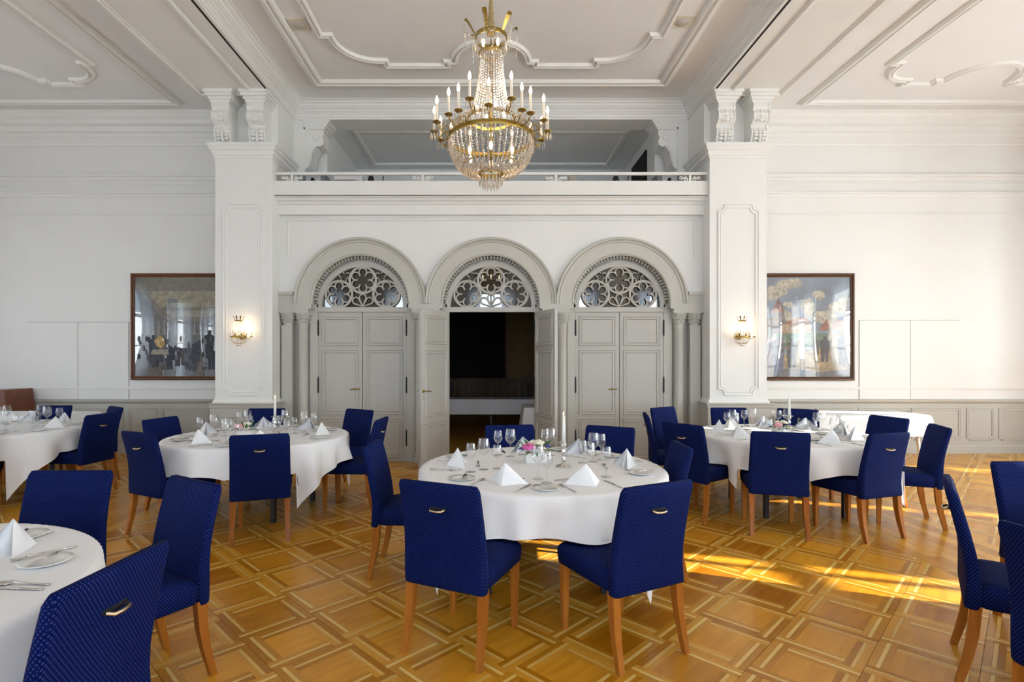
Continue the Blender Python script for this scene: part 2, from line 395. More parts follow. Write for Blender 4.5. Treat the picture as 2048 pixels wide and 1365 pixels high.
# ================================================================== WALLS
YW = 8.57; YP = 7.48; PX0, PX1 = 3.03, 3.82; YA = 7.75; YD = 7.87; YU = 8.30; YB = 7.55
ZS = 5.17; ZC = 5.42; ZL = 5.35
GAP = .006
for s, nm in ((-1, 'left'), (1, 'right')):
    def X(a): return s*a
    xs = sorted((X(9), X(PX0)))
    w = struct(MB().box(xs[0], xs[1], YW, YW+.2, 0, 5.6, 0).build('wall_back_'+nm, M['wall']), f'white panelled back wall of the {nm} bay')
    # dado: grey-painted lower wall with rail, skirting and panel frames
    xs2 = sorted((X(9), X(PX1)))
    d = MB(); d.box(xs2[0], xs2[1], YW-.012, YW, .0, .82)
    d.build('dado', M['dado'], w)
    P = lambda y: [(xs2[0], YW, y), (xs2[1], YW, y)]
    d = MB(); d.sweep(P(.83), [(-.045, .012), (-.03, .02), (-.02, .04), (0, .05), (.018, .05), (.025, .03), (.03, 0)], (0, -1, 0)); d.build('dado_rail', M['dado'], w)
    d = MB(); d.sweep(P(.06), [(-.06, 0), (-.06, .03), (.05, .03), (.06, .018), (.07, .012)], (0, -1, 0)); d.build('skirting', M['dado'], w)
    d = MB(); d.sweep(P(1.03), [(-.022, 0), (-.022, .008), (-.006, .016), (.012, .016), (.02, .006), (.02, 0)], (0, -1, 0)); d.build('moulding', M['wall'], w)
    fr = [(4.42, 5.02), (5.16, 5.70), (5.84, 6.62), (6.68, 7.42), (7.55, 7.95), (8.06, 8.9)] if s > 0 else [(4.45, 5.20), (5.30, 5.72), (5.84, 6.55), (6.70, 7.5), (7.65, 8.8)]
    for (a, b) in fr:
        a, b = sorted((X(a), X(b))); q = .05
        pth = [(a+q, YW-.012, .22), (b-q, YW-.012, .22), (b-q, YW-.012, .22+.03), (b, YW-.012, .25), (b, YW-.012, .70), (a, YW-.012, .70), (a, YW-.012, .25), (a+q, YW-.012, .25)]
        if b-a > .9 or s < 0: pth = [(a, YW-.012, .22), (b, YW-.012, .22), (b, YW-.012, .70), (a, YW-.012, .70)]
        MB().sweep(pth, scaled(FRAME, .7, .7), (0, -1, 0), True).build('panel_frame', M['dado'], w)
    # flush cupboard panels above the dado
    cols = [(6.55, 7.36), (5.745, 6.545)] if s < 0 else [(5.84, 6.645), (6.65, 7.44)]
    for i, (a, b) in enumerate(cols):
        a, b = sorted((X(a), X(b))); top = 2.08 if s < 0 else 2.11
        MB().box(a-GAP/2, b+GAP/2, YW-.0015, YW-.0005, .86, top+GAP).build('panel_gap', M['seam'], w)
        MB().box(a+GAP/4, b-GAP/4, YW-.011, YW, .86, top).build('wall_panel', M['wall'], w)
    # upper mouldings and cornice
    for (z, k) in ((3.79, .5), (4.10, 1.2), (4.25, .6), (4.37, 1.5)):
        MB().sweep(P(z), [(-.03*k, 0), (-.03*k, .012*k), (-.012*k, .02*k), (.004*k, .02*k), (.012*k, .035*k), (.028*k, .04*k), (.03*k, 0)], (0, -1, 0)).build('moulding', M['wall'], w)
    MB().sweep(P(4.9), [(-.03, 0), (-.03, .02), (.0, .03), (.09, .03), (.10, .05), (.16, .06), (.17, .09), (.25, .10), (.27, .15), (.33, .16), (.36, .20), (.40, .23), (.45, .24)], (0, -1, 0)).build('cornice', M['stucco'], w)

# side walls and wall behind the camera, with tall windows
def window(n, cx, cy, width, z0, z1, axis):
    A = (T(cx, cy, 0) @ RZ(axis))
    w = MB(); t = .06; h = width/2
    for (a, b, c, d) in ((-h, -h+t, z0, z1), (h-t, h, z0, z1), (-h, h, z0, z0+t), (-h, h, z1-t, z1), (-.03, .03, z0, z1), (-h, h, z0+(z1-z0)*.72, z0+(z1-z0)*.72+.08), (-h, h, z0+(z1-z0)*.46, z0+(z1-z0)*.46+.03), (-h, h, z0+(z1-z0)*.22, z0+(z1-z0)*.22+.03)):
        w.box(a, b, -.04, .04, c, d, 0, A)
    o = struct(w.build('window_%d' % n, M['stucco']), 'tall white mullioned window')
    MB().box(-h, h, -.004, .004, z0, z1, 0, A).build('pane', M['pane'], o)
def curtain(A, x0, x1, z0, z1, tie=0.):
    n = 40
    def fn(u, v):
        x = x0+(x1-x0)*u; k = math.sin(v*PI)*tie
        x += k*(1 if x1 > x0 else -1)*-(u)*abs(x1-x0)*.5
        return tuple(A @ Vector((x, .03*math.sin(u*abs(x1-x0)*70), z0+(z1-z0)*v)))
    return MB().grid(fn, n, 8)
wn = 1
def wall_with_windows(name, label, along, lo, hi, fixed, thick, centres, width, z0, z1, ztop):
    b = MB(); edges = [lo]
    for c in centres: edges += [c-width/2, c+width/2]
    edges.append(hi)
    f0, f1 = sorted((fixed, fixed+thick))
    def put(a0, a1, za, zb):
        if along == 'y': b.box(f0, f1, a0, a1, za, zb)
        else: b.box(a0, a1, f0, f1, za, zb)
    for i in range(0, len(edges), 2): put(edges[i], edges[i+1], 0, ztop)
    for c in centres: put(c-width/2, c+width/2, 0, z0); put(c-width/2, c+width/2, z1, ztop)
    return struct(b.build(name, M['wall']), label)
for s, nm in ((-1, 'left'), (1, 'right')):
    w = wall_with_windows('wall_'+nm, 'white side wall with tall windows', 'y', -4.5, YW+.2, s*9, s*.3, RIGHT_WIN, 1.5, .45, 3.4, 5.6)
    for i, wy in enumerate(RIGHT_WIN):
        window(wn, s*9.18, wy, 1.5, .45, 3.4, PI/2); wn += 1
        A = T(s*8.93, wy, 0) @ RZ(PI/2)
        if s > 0: gaps = {1: (-.68, -.35, .0, .8), 2: (-.66, -.24, .24, .8), 3: (-.8, -.12, .10, .8), 4: (-.8, .12, .42, .8)}.get(i, (-.8, -.2, .2, .8))
        else: gaps = (-.8, -.25, .25, .8)
        for (a, b_) in ((gaps[0], gaps[1]), (gaps[3], gaps[2])):
            obj('curtain', curtain(A, a, b_, .03, 3.55).mesh('curtain', M['curtain'], fix=False), w)
w = wall_with_windows('wall_front', 'white wall with tall windows opposite the arches', 'x', -9.3, 9.3, -4.5, -.3, FRONT_WIN, 1.6, .45, 4.0, 5.6)
for wx in FRONT_WIN:
    window(wn, wx, -4.65, 1.6, .45, 4.0, 0); wn += 1
    A = T(wx, -4.4, 0)
    for (a, b_) in ((-.95, -.3), (.95, .3)): obj('curtain', curtain(A, a, b_, .03, 4.15, .6).mesh('curtain', M['curtain'], fix=False), w)

# ================================================================== CEILING AND BEAMS
cl = struct(MB().box(-PX0-.05, PX0+.05, -4.5, 11, ZC, ZC+.2).build('ceiling', M['ceil']), 'high stucco ceiling with moulded frames over the middle bay')
P = [(-PX0, -4.4, ZS), (-PX0, YU, ZS), (PX0, YU, ZS), (PX0, -4.4, ZS)]
MB().sweep(P, [(0, 0), (-.022, 0), (-.022, .03), (-.035, .035), (-.035, .07), (-.055, .085), (-.06, .10), (-.075, .10), (-.075, .13), (-.10, .14), (-.10, .155), (-.12, .165), (-.12, .20), (-.15, .215), (-.155, .235), (-.185, .24), (-.19, .25)], (0, 0, 1)).build('cornice', M['stucco'], cl)
CF = [(-.09, 0), (-.09, .012), (-.06, .02), (-.05, .045), (-.01, .05), (.0, .03), (.03, .03), (.035, .045), (.06, .04), (.08, .012), (.08, 0)]
dn = (0, 0, -1)
MB().sweep([(-2.45, -4.2, ZC), (-2.45, 7.65, ZC), (2.45, 7.65, ZC), (2.45, -4.2, ZC)], CF, dn).build('moulding', M['stucco'], cl)
def shaped(x0, x1, y1, y0, r, bump=None):
    """outline with stepped round corners; optional round bump in the far side"""
    pts = [(x0, y0)]
    pts += [(x0, y1-r-.12), (x0+.12, y1-r-.12), (x0+.12, y1-r-.06)]
    pts += [(x0+.12+r-.06+(r-.06)*math.cos(a), y1-r-.06+(r-.06)*math.sin(a)) for a in [PI-(PI/2)*i/8 for i in range(1, 9)]]
    pts += [(x0+r+.12, y1-.12), (x0+r+.12, y1)]
    if bump:
        c, q = bump
        pts += [(c-q-.10, y1), (c-q-.10, y1-.10)]
        pts += [(c+q*math.cos(a), y1-.10-q*math.sin(a)) for a in [PI-PI*i/14 for i in range(15)]]
        pts += [(c+q+.10, y1-.10), (c+q+.10, y1)]
    pts += [(x1-r-.12, y1), (x1-r-.12, y1-.12)]
    pts += [(x1-.12-r+.06+(r-.06)*math.cos(a), y1-r-.06+(r-.06)*math.sin(a)) for a in [PI/2-(PI/2)*i/8 for i in range(0, 8)]]
    pts += [(x1-.12, y1-r-.06), (x1-.12, y1-r-.12), (x1, y1-r-.12), (x1, y0)]
    return pts
MB().sweep([(x, y, ZC) for x, y in shaped(-2.07, 2.07, 7.2, -4.2, .56, (0, .48))], scaled(CF, .6, .9), dn).build('moulding', M['stucco'], cl)
for s, nm in ((-1, 'left'), (1, 'right')):
    xs = sorted((s*PX0, s*4.11))
    bm = struct(MB().box(xs[0], xs[1], -4.5, YW, ZS, ZC+.2).build('beam_'+nm, M['stucco']), f'wide white ceiling beam carried by the {nm} pillar')
    a, b = sorted((s*3.30, s*4.0))
    MB().sweep([(a, -4.2, ZS), (a, YP-.02, ZS), (b, YP-.02, ZS), (b, -4.2, ZS)], [(-.035, 0), (-.035, .012), (-.02, .03), (0, .03), (.01, .014), (.03, .01), (.035, 0)], dn).build('moulding', M['stucco'], bm)
    a, b = sorted((s*3.045, s*3.07))
    MB().box(a, b, -4.2, 7.62, ZS-.003, ZS+.001).build('shadow_gap_strip', M['dark'], bm)  # black strip paints the shade of the gap beside the cornice
    xs = sorted((s*4.10, s*9.2))
    c2 = struct(MB().box(xs[0], xs[1], -4.5, YW+.1, ZL, ZC+.2).build('ceiling_'+nm, M['ceil']), f'white stucco ceiling of the {nm} bay')
    x0, x1 = sorted((s*4.70, s*8.7))
    MB().sweep([(x0, -4.2, ZL), (x0, 8.08, ZL), (x1, 8.08, ZL), (x1, -4.2, ZL)], scaled(CF, .8, 1), dn).build('moulding', M['stucco'], c2)
    x0, x1 = sorted((s*5.20, s*8.2))
    MB().sweep([(x, y, ZL) for x, y in shaped(x0, x1, 7.55, -4.2, .42, ((x0+x1)/2, .45))], scaled(CF, .6, .9), dn).build('moulding', M['stucco'], c2)

# ================================================================== PILLARS
for s, nm in ((-1, 'left'), (1, 'right')):
    a, b = sorted((s*PX0, s*PX1))
    p = MB(); p.box(a, b, YP, YW, .86, 4.3); p.box(a, b, YP+.20, YW, 4.3, ZS)
    p = struct(p.build('pillar_'+nm, M['stucco']), f'white square pillar with moulded panel between the arches and the {nm} bay')
    MB().box(a-.045, b+.045, YP-.05, YW-.02, 0, .86).build('plinth', M['dado'], p)
    pth = [(a-.045, YW, .86), (a-.045, YP-.05, .86), (b+.045, YP-.05, .86), (b+.045, YA, .86)]
    MB().sweep(pth, [(.0, -.05), (-.01, -.03), (-.012, 0), (-.03, .012), (-.03, .028), (.0, .03), (.04, .035)], (0, 0, 1)).build('moulding', M['dado'], p)
    MB().sweep([(a, YW, .89), (a, YP, .89), (b, YP, .89), (b, YA, .89)], [(0, 0), (-.03, 0), (-.025, .02), (-.012, .04), (0, .06)], (0, 0, 1)).build('moulding', M['stucco'], p)
    MB().sweep([(a, YP-.05, 0), (a, YP-.05, .02)], [(0, 0), (0, 0)], (0, -1, 0)).build('foot_joint', M['dado'], p) if False else None
    MB().sweep([(a+.13, YP-.05, .20), (b-.13, YP-.05, .20), (b-.13, YP-.05, .68), (a+.13, YP-.05, .68)], scaled(FRAME, .8, .7), (0, -1, 0), True).build('panel_frame', M['dado'], p)
    cx = (a+b)/2; w = .255; z0, z1 = 1.02, 3.61; q = .085
    pts = []
    for (px, pz, a0) in ((cx-w, z0, 90), (cx+w, z0, 180), (cx+w, z1, 270), (cx-w, z1, 0)):
        pts += [(px+q*math.cos(math.radians(a0-i*90/5)), pz+q*math.sin(math.radians(a0-i*90/5))) for i in range(6)]
    MB().sweep([(x, YP, z) for x, z in pts], [(-.034, 0), (-.034, .012), (-.022, .02), (-.012, .008), (.0, .006), (.008, .014), (.02, .014), (.028, 0)], (0, -1, 0), True).build('panel_frame', M['stucco'], p)
    # capital moulding round the front and the inner side
    MB().sweep([(a, YW, 4.28), (a, YP, 4.28), (b, YP, 4.28), (b, YW, 4.28)], [(0, 0), (-.015, 0), (-.015, .03), (-.03, .035), (-.035, .09), (-.06, .11), (-.06, .135), (-.085, .16), (-.085, .19), (.24, .19)], (0, 0, 1)).build('capital', M['stucco'], p)
    # two scroll corbels under the beam
    for cxx in (s*3.235, s*3.715):
        co = MB(); wd = .105
        yb = YP+.20
        prof = [(yb, 5.02), (yb-.27, 5.02), (yb-.275, 4.96), (yb-.25, 4.92), (yb-.285, 4.87), (yb-.28, 4.80), (yb-.235, 4.755), (yb-.19, 4.74), (yb-.195, 4.70), (yb-.215, 4.66), (yb-.205, 4.58), (yb-.175, 4.52), (yb-.155, 4.475), (yb, 4.475)]
        co.prism(prof, lambda u, v, t: (t, u, v), cxx-wd, cxx+wd)
        for (e, zz, yy) in ((.03, 5.02, .28), (.05, 5.055, .30), (.075, 5.09, .335), (.095, 5.13, .355)):
            co.box(cxx-wd-e, cxx+wd+e, yb-yy, yb, zz, zz+.04)
        for e in (-1, 1):
            co.prism([(y-.012, z) for y, z in prof[1:-1]]+[(yb, 4.475), (yb, 5.02)], lambda u, v, t: (t, u, v), cxx+e*wd-.012, cxx+e*wd+.012)
        cb = co.build('corbel', M['stucco'], p)
        lf = MB()
        for i in range(5):
            t = i/4; zz = 4.50+.17*t; yy = yb-.165-.05*math.sin(t*PI*.9)
            lf.ball((cxx, yy-.012, zz), .04, 8, sc=(.6, .5, 1.1))
            for e in (-1, 1): lf.ball((cxx+e*(.055), yy-.008, zz+.01), .04, 8, X=None, sc=(1.1, .6, .6))
        for i in range(4):
            zz = 4.78+.045*i; lf.ball((cxx, yb-.285+.012*abs(i-1), zz), .036, 8, sc=(1.2-.15*i, .5, .6))
            for e in (-1, 1): lf.ball((cxx+e*.055, yb-.275+.012*abs(i-1), zz), .03, 8, sc=(.5, .6, 1.0))
        lf.build('leaf_relief', M['stucco'], cb)

# ================================================================== ARCH WALL
SP = 1.868; ZA = 2.29; RI = .70; RO = .945
AC = (-SP, 0, SP)
aw = MB(); ZT = 3.64
def arch_face(mb, r, y, ztop, n=28):
    for c in AC:
        pts = arc(c, ZA, r, 0, 180, n)
        for i in range(n):
            (x0, z0), (x1, z1) = pts[i], pts[i+1]
            mb.add([(x0, y, z0), (x0, y, ztop), (x1, y, ztop), (x1, y, z1)], [(0, 1, 2, 3)])
    xs = [-PX0]+[v for c in AC for v in (c-r, c+r)]+[PX0]
    for i in range(0, len(xs), 2): mb.add([(xs[i], y, ZA-.05), (xs[i+1], y, ZA-.05), (xs[i+1], y, ztop), (xs[i], y, ztop)], [(0, 1, 2, 3)])
arch_face(aw, RI, YA, ZT)
for c in AC:
    pts = arc(c, ZA, RI, 0, 180, 28)
    for i in range(28):
        (x0, z0), (x1, z1) = pts[i], pts[i+1]
        aw.add([(x0, YA, z0), (x1, YA, z1), (x1, YD+.06, z1), (x0, YD+.06, z0)], [(0, 1, 2, 3)], 1)
aw.box(-PX0, PX0, YD+.08, YD+.20, 2.95, 3.54)
aw = struct(aw.build('wall_arches', [M['wall'], M['arch']], fix=False), 'white gallery wall pierced by three round arches')
MB().sweep([(-2.92, YA, 2.95), (-2.92, YA, 3.50), (2.92, YA, 3.50), (2.92, YA, 2.95)], scaled(FRAME, .7, .8), (0, -1, 0)).build('panel_frame', M['wall'], aw)
# archivolts: three moulded rings, meeting in cusps
AP = [(-.015, 0), (-.015, .05), (.0, .062), (.012, .05), (.02, .045), (.165, .05), (.175, .065), (.19, .07), (.20, .06), (.215, .085), (.235, .09), (.245, .07), (.245, 0)]
def archivolt(c, lo, hi):
    pts = [(x, YA, z) for x, z in arc(c, ZA, RI, lo, hi, 44)]
    m = MB()
    if c != 0: pass
    vs = []; k = len(AP); n = len(pts)
    for i, (x, y, z) in enumerate(pts):
        d = Vector((x-c, 0, z-ZA)).normalized()
        for q, h in AP:
            xx = x+d.x*q; zz = z+d.z*q
            lim = .5*SP-.0005
            if abs(c) < .1: xx = max(-lim, min(lim, xx))
            elif c < 0: xx = min(c+lim, xx)
            else: xx = max(c-lim, xx)
            vs.append((xx, YA-h, zz))
    m.add(vs, [(i*k+j, i*k+j+1, (i+1)*k+j+1, (i+1)*k+j) for i in range(n-1) for j in range(k-1)], 0, False)
    return m
for c in AC:
    o = archivolt(c, 0, 180).build('archivolt', M['arch'], aw)
    dt = MB()
    for i in range(43):
        a = math.radians(6+168*i/42); A = T(c+.672*math.cos(a), YA+.05, ZA+.672*math.sin(a)) @ Matrix.Rotation(-a+PI/2, 4, 'Y')
        dt.box(-.011, .011, -.02, .03, -.02, .022, 0, A)
    dt.build('dentils', M['arch'], o)
# piers: impost blocks, capitals, colonnettes and jambs
imp = MB()
for c in AC:
    for e in (-1, 1):
        xa, xb = sorted((c+e*(RI-.005), c+e*SP/2)) if not (c*e > 1) else sorted((c+e*(RI-.005), e*PX0))
        imp.box(xa, xb, YA-.05, YD, ZA-.06, ZA)
        imp.box(xa, xb, YA-.062, YD, ZA-.075, ZA-.055)
        if c*e > 1:
            imp.box(min(c+e*RO, e*PX0), max(c+e*RO, e*PX0), YA-.05, YA, ZA, ZA+.15)
            imp.box(min(c+e*RO, e*PX0), max(c+e*RO, e*PX0), YA-.085, YA, ZA+.12, ZA+.165)
imp.build('impost', M['arch'], aw)
def column(x, square=False):
    z1 = 2.215
    if square:
        o = MB().box(x-.075, x+.075, YA-.01, YD, 0, 1.98).build('pilaster', M['arch'], aw)
    else:
        o = MB().lathe([(.092, 0), (.092, .06), (.075, .09), (.085, .12), (.07, .15), (.07, 1.94), (.078, 1.955), (.07, 1.975), (.07, 1.99)], 20, (x, YA+.055, 0)).build('column', M['arch'], aw, sharp=50)
    cp = MB(); cy = YA+.055
    rings = []
    for (r, z) in ((.070, 1.975), (.075, 2.01), (.078, 2.06), (.092, 2.11), (.108, 2.15), (.108, 2.16)):
        rings.append([(x+r*math.cos(a)*(1+.10*abs(math.sin(2*a))*(r > .08)), cy+r*math.sin(a)*(1+.10*abs(math.sin(2*a))*(r > .08)), z) for a in [2*PI*i/16 for i in range(16)]])
    cp.loft(rings)
    cp.box(x-.11, x+.11, cy-.115, cy+.10, 2.155, 2.215)
    for i in range(9):
        for (zz, rr, q) in ((2.03, .078, .018), (2.085, .09, .02), (2.13, .10, .016)):
            a = -PI*(i+(.5 if zz == 2.085 else 0))/8.5
            cp.ball((x+rr*math.cos(a), cy+rr*math.sin(a), zz), q, 6, sc=(.8, .8, 1.2))
    cp.build('capital', M['arch'], o, sharp=40)
for c in AC:
    for e in (-1, 1): column(c+e*.845)
for e in (-1, 1): column(e*(SP+1.06), True)
jb = MB()
for c in AC:
    for e in (-1, 1):
        xa, xb = sorted((c+e*.64, c+e*.76)); jb.box(xa, xb, YD-.03, YD+.08, 0, ZA)
xs = [-PX0, -SP-.76, -SP+.76, -.76, .76, SP-.76, SP+.76, PX0]
for i in range(0, 8, 2): jb.box(xs[i], xs[i+1], YD, YD+.14, 0, ZA)
jb.build('jamb', M['arch'], aw)

# fanlights with pierced tracery
def fanlight(n, c):
    zb = 2.25; RG = .59; y = YD
    f = MB(); k = 26
    po = arc(c, zb, .665, 0, 180, k); pi_ = arc(c, zb, RG, 0, 180, k)
    for i in range(k):
        vs = [(po[i][0], y-.03, po[i][1]), (po[i+1][0], y-.03, po[i+1][1]), (pi_[i+1][0], y-.03, pi_[i+1][1]), (pi_[i][0], y-.03, pi_[i][1])]
        vs += [(p[0], y+.05, p[2]) for p in vs]
        f.add(vs, [(0, 1, 2, 3), (2, 3, 7, 6), (0, 1, 5, 4)])
    k2 = 26; pr = arc(c, ZA, RI+.01, 0, 180, k2); pq = arc(c, zb, .66, 0, 180, k2)
    for i in range(k2): f.add([(pr[i][0], y+.01, pr[i][1]), (pr[i+1][0], y+.01, pr[i+1][1]), (pq[i+1][0], y+.01, pq[i+1][1]), (pq[i][0], y+.01, pq[i][1])], [(0, 1, 2, 3)])
    f.box(c-.66, c+.66, y-.035, y+.05, 2.182, zb)
    f.box(c-.66, c+.66, y-.045, y-.03, 2.178, 2.20)
    o = struct(f.build('window_%d' % n, M['door'], fix=False), 'semicircular fanlight with foiled tracery over a doorway')
    t = MB()
    def P3(u, v): return (c+u*RG, y-.002, zb+v*RG)
    def ring(u, v, r, a0=0, a1=360, rad=.0155, nn=28):
        cl_ = abs(a1-a0) >= 360
        m = nn if cl_ else nn+1
        t.tube([P3(u+r*math.cos(math.radians(a0+(a1-a0)*i/nn)), v+r*math.sin(math.radians(a0+(a1-a0)*i/nn))) for i in range(m)], rad, 6, closed=cl_)
    for (u, v, a) in ((0, .672, 90), (-.585, .325, 90), (.585, .325, 90)):
        ring(u, v, .325, rad=.019, nn=36)
        for i in range(6):
            th = a+60*i; lu = u+.20*math.cos(math.radians(th)); lv = v+.20*math.sin(math.radians(th))
            ring(lu, lv, .098, th-128, th+128, .0115, 16)
            t2 = math.radians(th+30); q = P3(u+.175*math.cos(t2)*.8, v+.175*math.sin(t2)*.8); t.ball(q, .016, 6)
    for e in (-1, 1):
        for i in range(3):
            th = (40 if e > 0 else 140)+120*i
            lu = e*.455+.085*math.cos(math.radians(th)); lv = .755+.085*math.sin(math.radians(th))
            ring(lu, lv, .066, th-125, th+125, .010, 12)
    for a in (90, 140, 40):
        d = math.radians(a); u0, v0 = 0, .02
        lu, lv = u0+.22*math.cos(d)*(1 if a == 90 else 1.0), v0+.22*math.sin(d)
        t.tube([P3(u0, v0)]+[P3(lu+.082*math.cos(math.radians(a+110-220*i/12)), lv+.082*math.sin(math.radians(a+110-220*i/12))) for i in range(13)]+[P3(u0, v0)], .0115, 6)
    t.build('tracery', M['door'], o)
    pn = MB(); pts = arc(c, zb, RG+.01, 0, 180, 26)
    pn.prism(pts, lambda u, v, s_: (u, s_, v), y+.026, y+.032)
    pn.build('pane', M['dpane'], o)
for i, c in enumerate(AC): fanlight(41+i, c)

# doors
def door_leaf(name, w, h, hinge_right, handle):
    """leaf in local coordinates: hinge at x=0, leaf along +x, front towards -y"""
    d = MB(); t = .045
    d.box(.003, w-.003, 0, t, .006, h)
    o = d.build(name, M['door'])
    st = .085
    for (z0, z1) in ((.10, .60), (.72, 1.60), (1.72, h-.09)):
        if z1 > h: continue
        for yy, nr in ((0, (0, -1, 0)), (t, (0, 1, 0))):
            pth = [(st, yy, z0), (w-st, yy, z0), (w-st, yy, z1), (st, yy, z1)]
            pf = MB().sweep(pth, [(-.035, 0), (-.035, .008), (-.024, .014), (-.014, .006), (.0, .006), (.012, .012), (.02, 0), (.03, -.0005)], nr, True)
            pf.build('panel_frame', M['door'], o)
    for z in (.35, 1.12, 1.95):
        hn = MB(); hn.tube([(.0, -.012, z-.10), (.0, -.012, z+.10)], .011, 8); hn.ball((0, -.012, z+.11), .011, 6); hn.ball((0, -.012, z-.11), .011, 6)
        hn.build('hinge', M['black'], o)
    if handle:
        hx = w-.055
        for sd, yy in ((-1, 0), (1, t)):
            hd = MB(); hd.tube([(hx, yy, 1.06), (hx, yy+sd*.045, 1.06)], .008, 8)
            hd.tube([(hx+.01, yy+sd*.045, 1.06), (hx-.05, yy+sd*.05, 1.062), (hx-.11, yy+sd*.047, 1.052)], [.008, .009, .007], 8)
            hd.lathe([(.0, 0), (.022, 0), (.02, .006), (.0, .008)], 12, X=T(hx, yy, 1.06) @ Matrix.Rotation(PI/2*(1 if sd < 0 else -1), 4, 'X'))
            hb = hd.build('handle', M['brass'], o)
            MB().lathe([(.0, 0), (.02, 0), (.018, .004), (.008, .006), (.0, .006)], 12, X=T(hx, yy, .965) @ Matrix.Rotation(PI/2*(1 if sd < 0 else -1), 4, 'X')).build('keyhole', M['silver'], o)
    return o
LW = .638; LH = 2.175
# shut pairs
dn_ = 1
for c, nm in ((-SP, 'left'), (SP, 'right')):
    L_ = struct(door_leaf('door_%d' % dn_, LW, LH, False, True), f'closed grey panelled door leaf with brass handle in the {nm} arch'); dn_ += 1
    L_.location = (c-.64, YD-.02, 0)
    R_ = struct(door_leaf('door_%d' % dn_, LW, LH, True, False), f'closed grey panelled door leaf without handle in the {nm} arch'); dn_ += 1
    R_.location = (c+.64, YD-.02, 0); R_.scale = (-1, 1, 1)
    MB().box(c-.018, c+.018, YD-.035, YD-.02, .01, LH).build('astragal', M['door'], L_)
    a_ = L_.children[-1]; a_.location = (-(c-.64), -(YD-.02), 0)
Lo = struct(door_leaf('door_%d' % dn_, LW, LH, False, True), 'cream panelled door leaf with brass handle, swung open in the middle arch'); dn_ += 1
Lo.location = (-.635, YD-.05, 0); Lo.rotation_euler = (0, 0, math.radians(180+57))
Ro = struct(door_leaf('door_%d' % dn_, LW, LH, True, False), 'narrow-looking panelled door leaf with worn edge, swung open in the middle arch')
Ro.location = (.635, YD-.05, 0); Ro.rotation_euler = (0, 0, math.radians(-70))

# ================================================================== ROOM BEHIND THE DOORS
br = struct(MB().box(-4, 4, YD+.15, 13.2, -.02, -.001).build('floor_back_room', M['oakd']), 'dark floor of the room behind the open doors')
br = struct(MB().box(-4, 4, 13.0, 13.2, 0, 3.5).build('wall_back_room', M['bwall']), 'brown wall of the dark room behind the open doors')
MB().box(-4, 4, 12.95, 13.0, .98, 1.03).build('rail', M['bwood'], br)
for i in range(26):
    MB().box(-2.2+i*.17, -2.08+i*.17, 12.975, 13.0, .45, .96).build('wainscot_panel', M['bwood'], br)
for s, nm in ((-1, 'left'), (1, 'right')):
    a, b = sorted((s*3.9, s*4.1))
    struct(MB().box(a, b, YD+.2, 13, 0, 3.5).build('wall_back_room_'+nm, M['bwall']), 'side wall of the dark room behind the doors')
struct(MB().box(-4, 4, YD+.2, 13, 3.4, 3.5).build('ceiling_back_room', M['bwall']), 'ceiling of the dark room behind the doors')

# ================================================================== GALLERY (BALCONY)
ga = MB(); ga.box(-PX0, PX0, YB, YB+.12, 3.78, 3.99); ga.box(-PX0, PX0, YB+.12, 10.8, 3.55, 3.70)
ga = struct(ga.build('balcony', M['stucco']), 'white gallery front above the three arches')
MB().sweep([(-PX0, YA, 3.60), (PX0, YA, 3.60)], [(-.0, 0), (0, .03), (.02, .04), (.05, .04), (.055, .06), (.085, .075), (.09, .10), (.125, .12), (.13, .15), (.16, .17), (.17, .20), (.19, .20)], (0, -1, 0)).build('moulding', M['stucco'], ga)
uw = MB()
uw.box(-PX0, -2.86, YU, YU+.38, 3.7, ZC+.1); uw.box(2.86, PX0, YU, YU+.38, 3.7, ZC+.1); uw.box(-2.86, 2.86, YU, YU+.38, ZS, ZC+.1)
uw = struct(uw.build('wall_gallery', M['stucco']), 'white wall framing the gallery opening')
for s in (-1, 1):
    prof = [(2.86, 5.03), (2.58, 5.03), (2.575, 4.98), (2.60, 4.90), (2.575, 4.86), (2.59, 4.80), (2.64, 4.77), (2.69, 4.78), (2.72, 4.74), (2.755, 4.68), (2.77, 4.58), (2.785, 4.50), (2.83, 4.44), (2.86, 4.42)]
    b = MB(); b.prism(prof, lambda u, v, t: (s*u, t, v), YU+.02, YU+.30)
    for (e, zz) in ((.0, 5.03), (.03, 5.06), (.055, 5.10), (.08, 5.135)):
        xa, xb = sorted((s*(2.56-e), s*2.88)); b.box(xa, xb, YU+.0-e*.2, YU+.34, zz, zz+.04)
    b.tube([(s*(2.69+.055*math.cos(a)*(1-.1*a/PI)), YU+.02, 4.91+.055*math.sin(a)*(1-.1*a/PI)) for a in [2*PI*i/20*1.6 for i in range(24)]], .010, 6)
    b.tube([(s*x, YU+.02, z) for x, z in ((2.80, 4.5), (2.79, 4.6), (2.765, 4.70), (2.72, 4.78), (2.68, 4.80))], .012, 6)
    b.build('bracket', M['stucco'], uw)
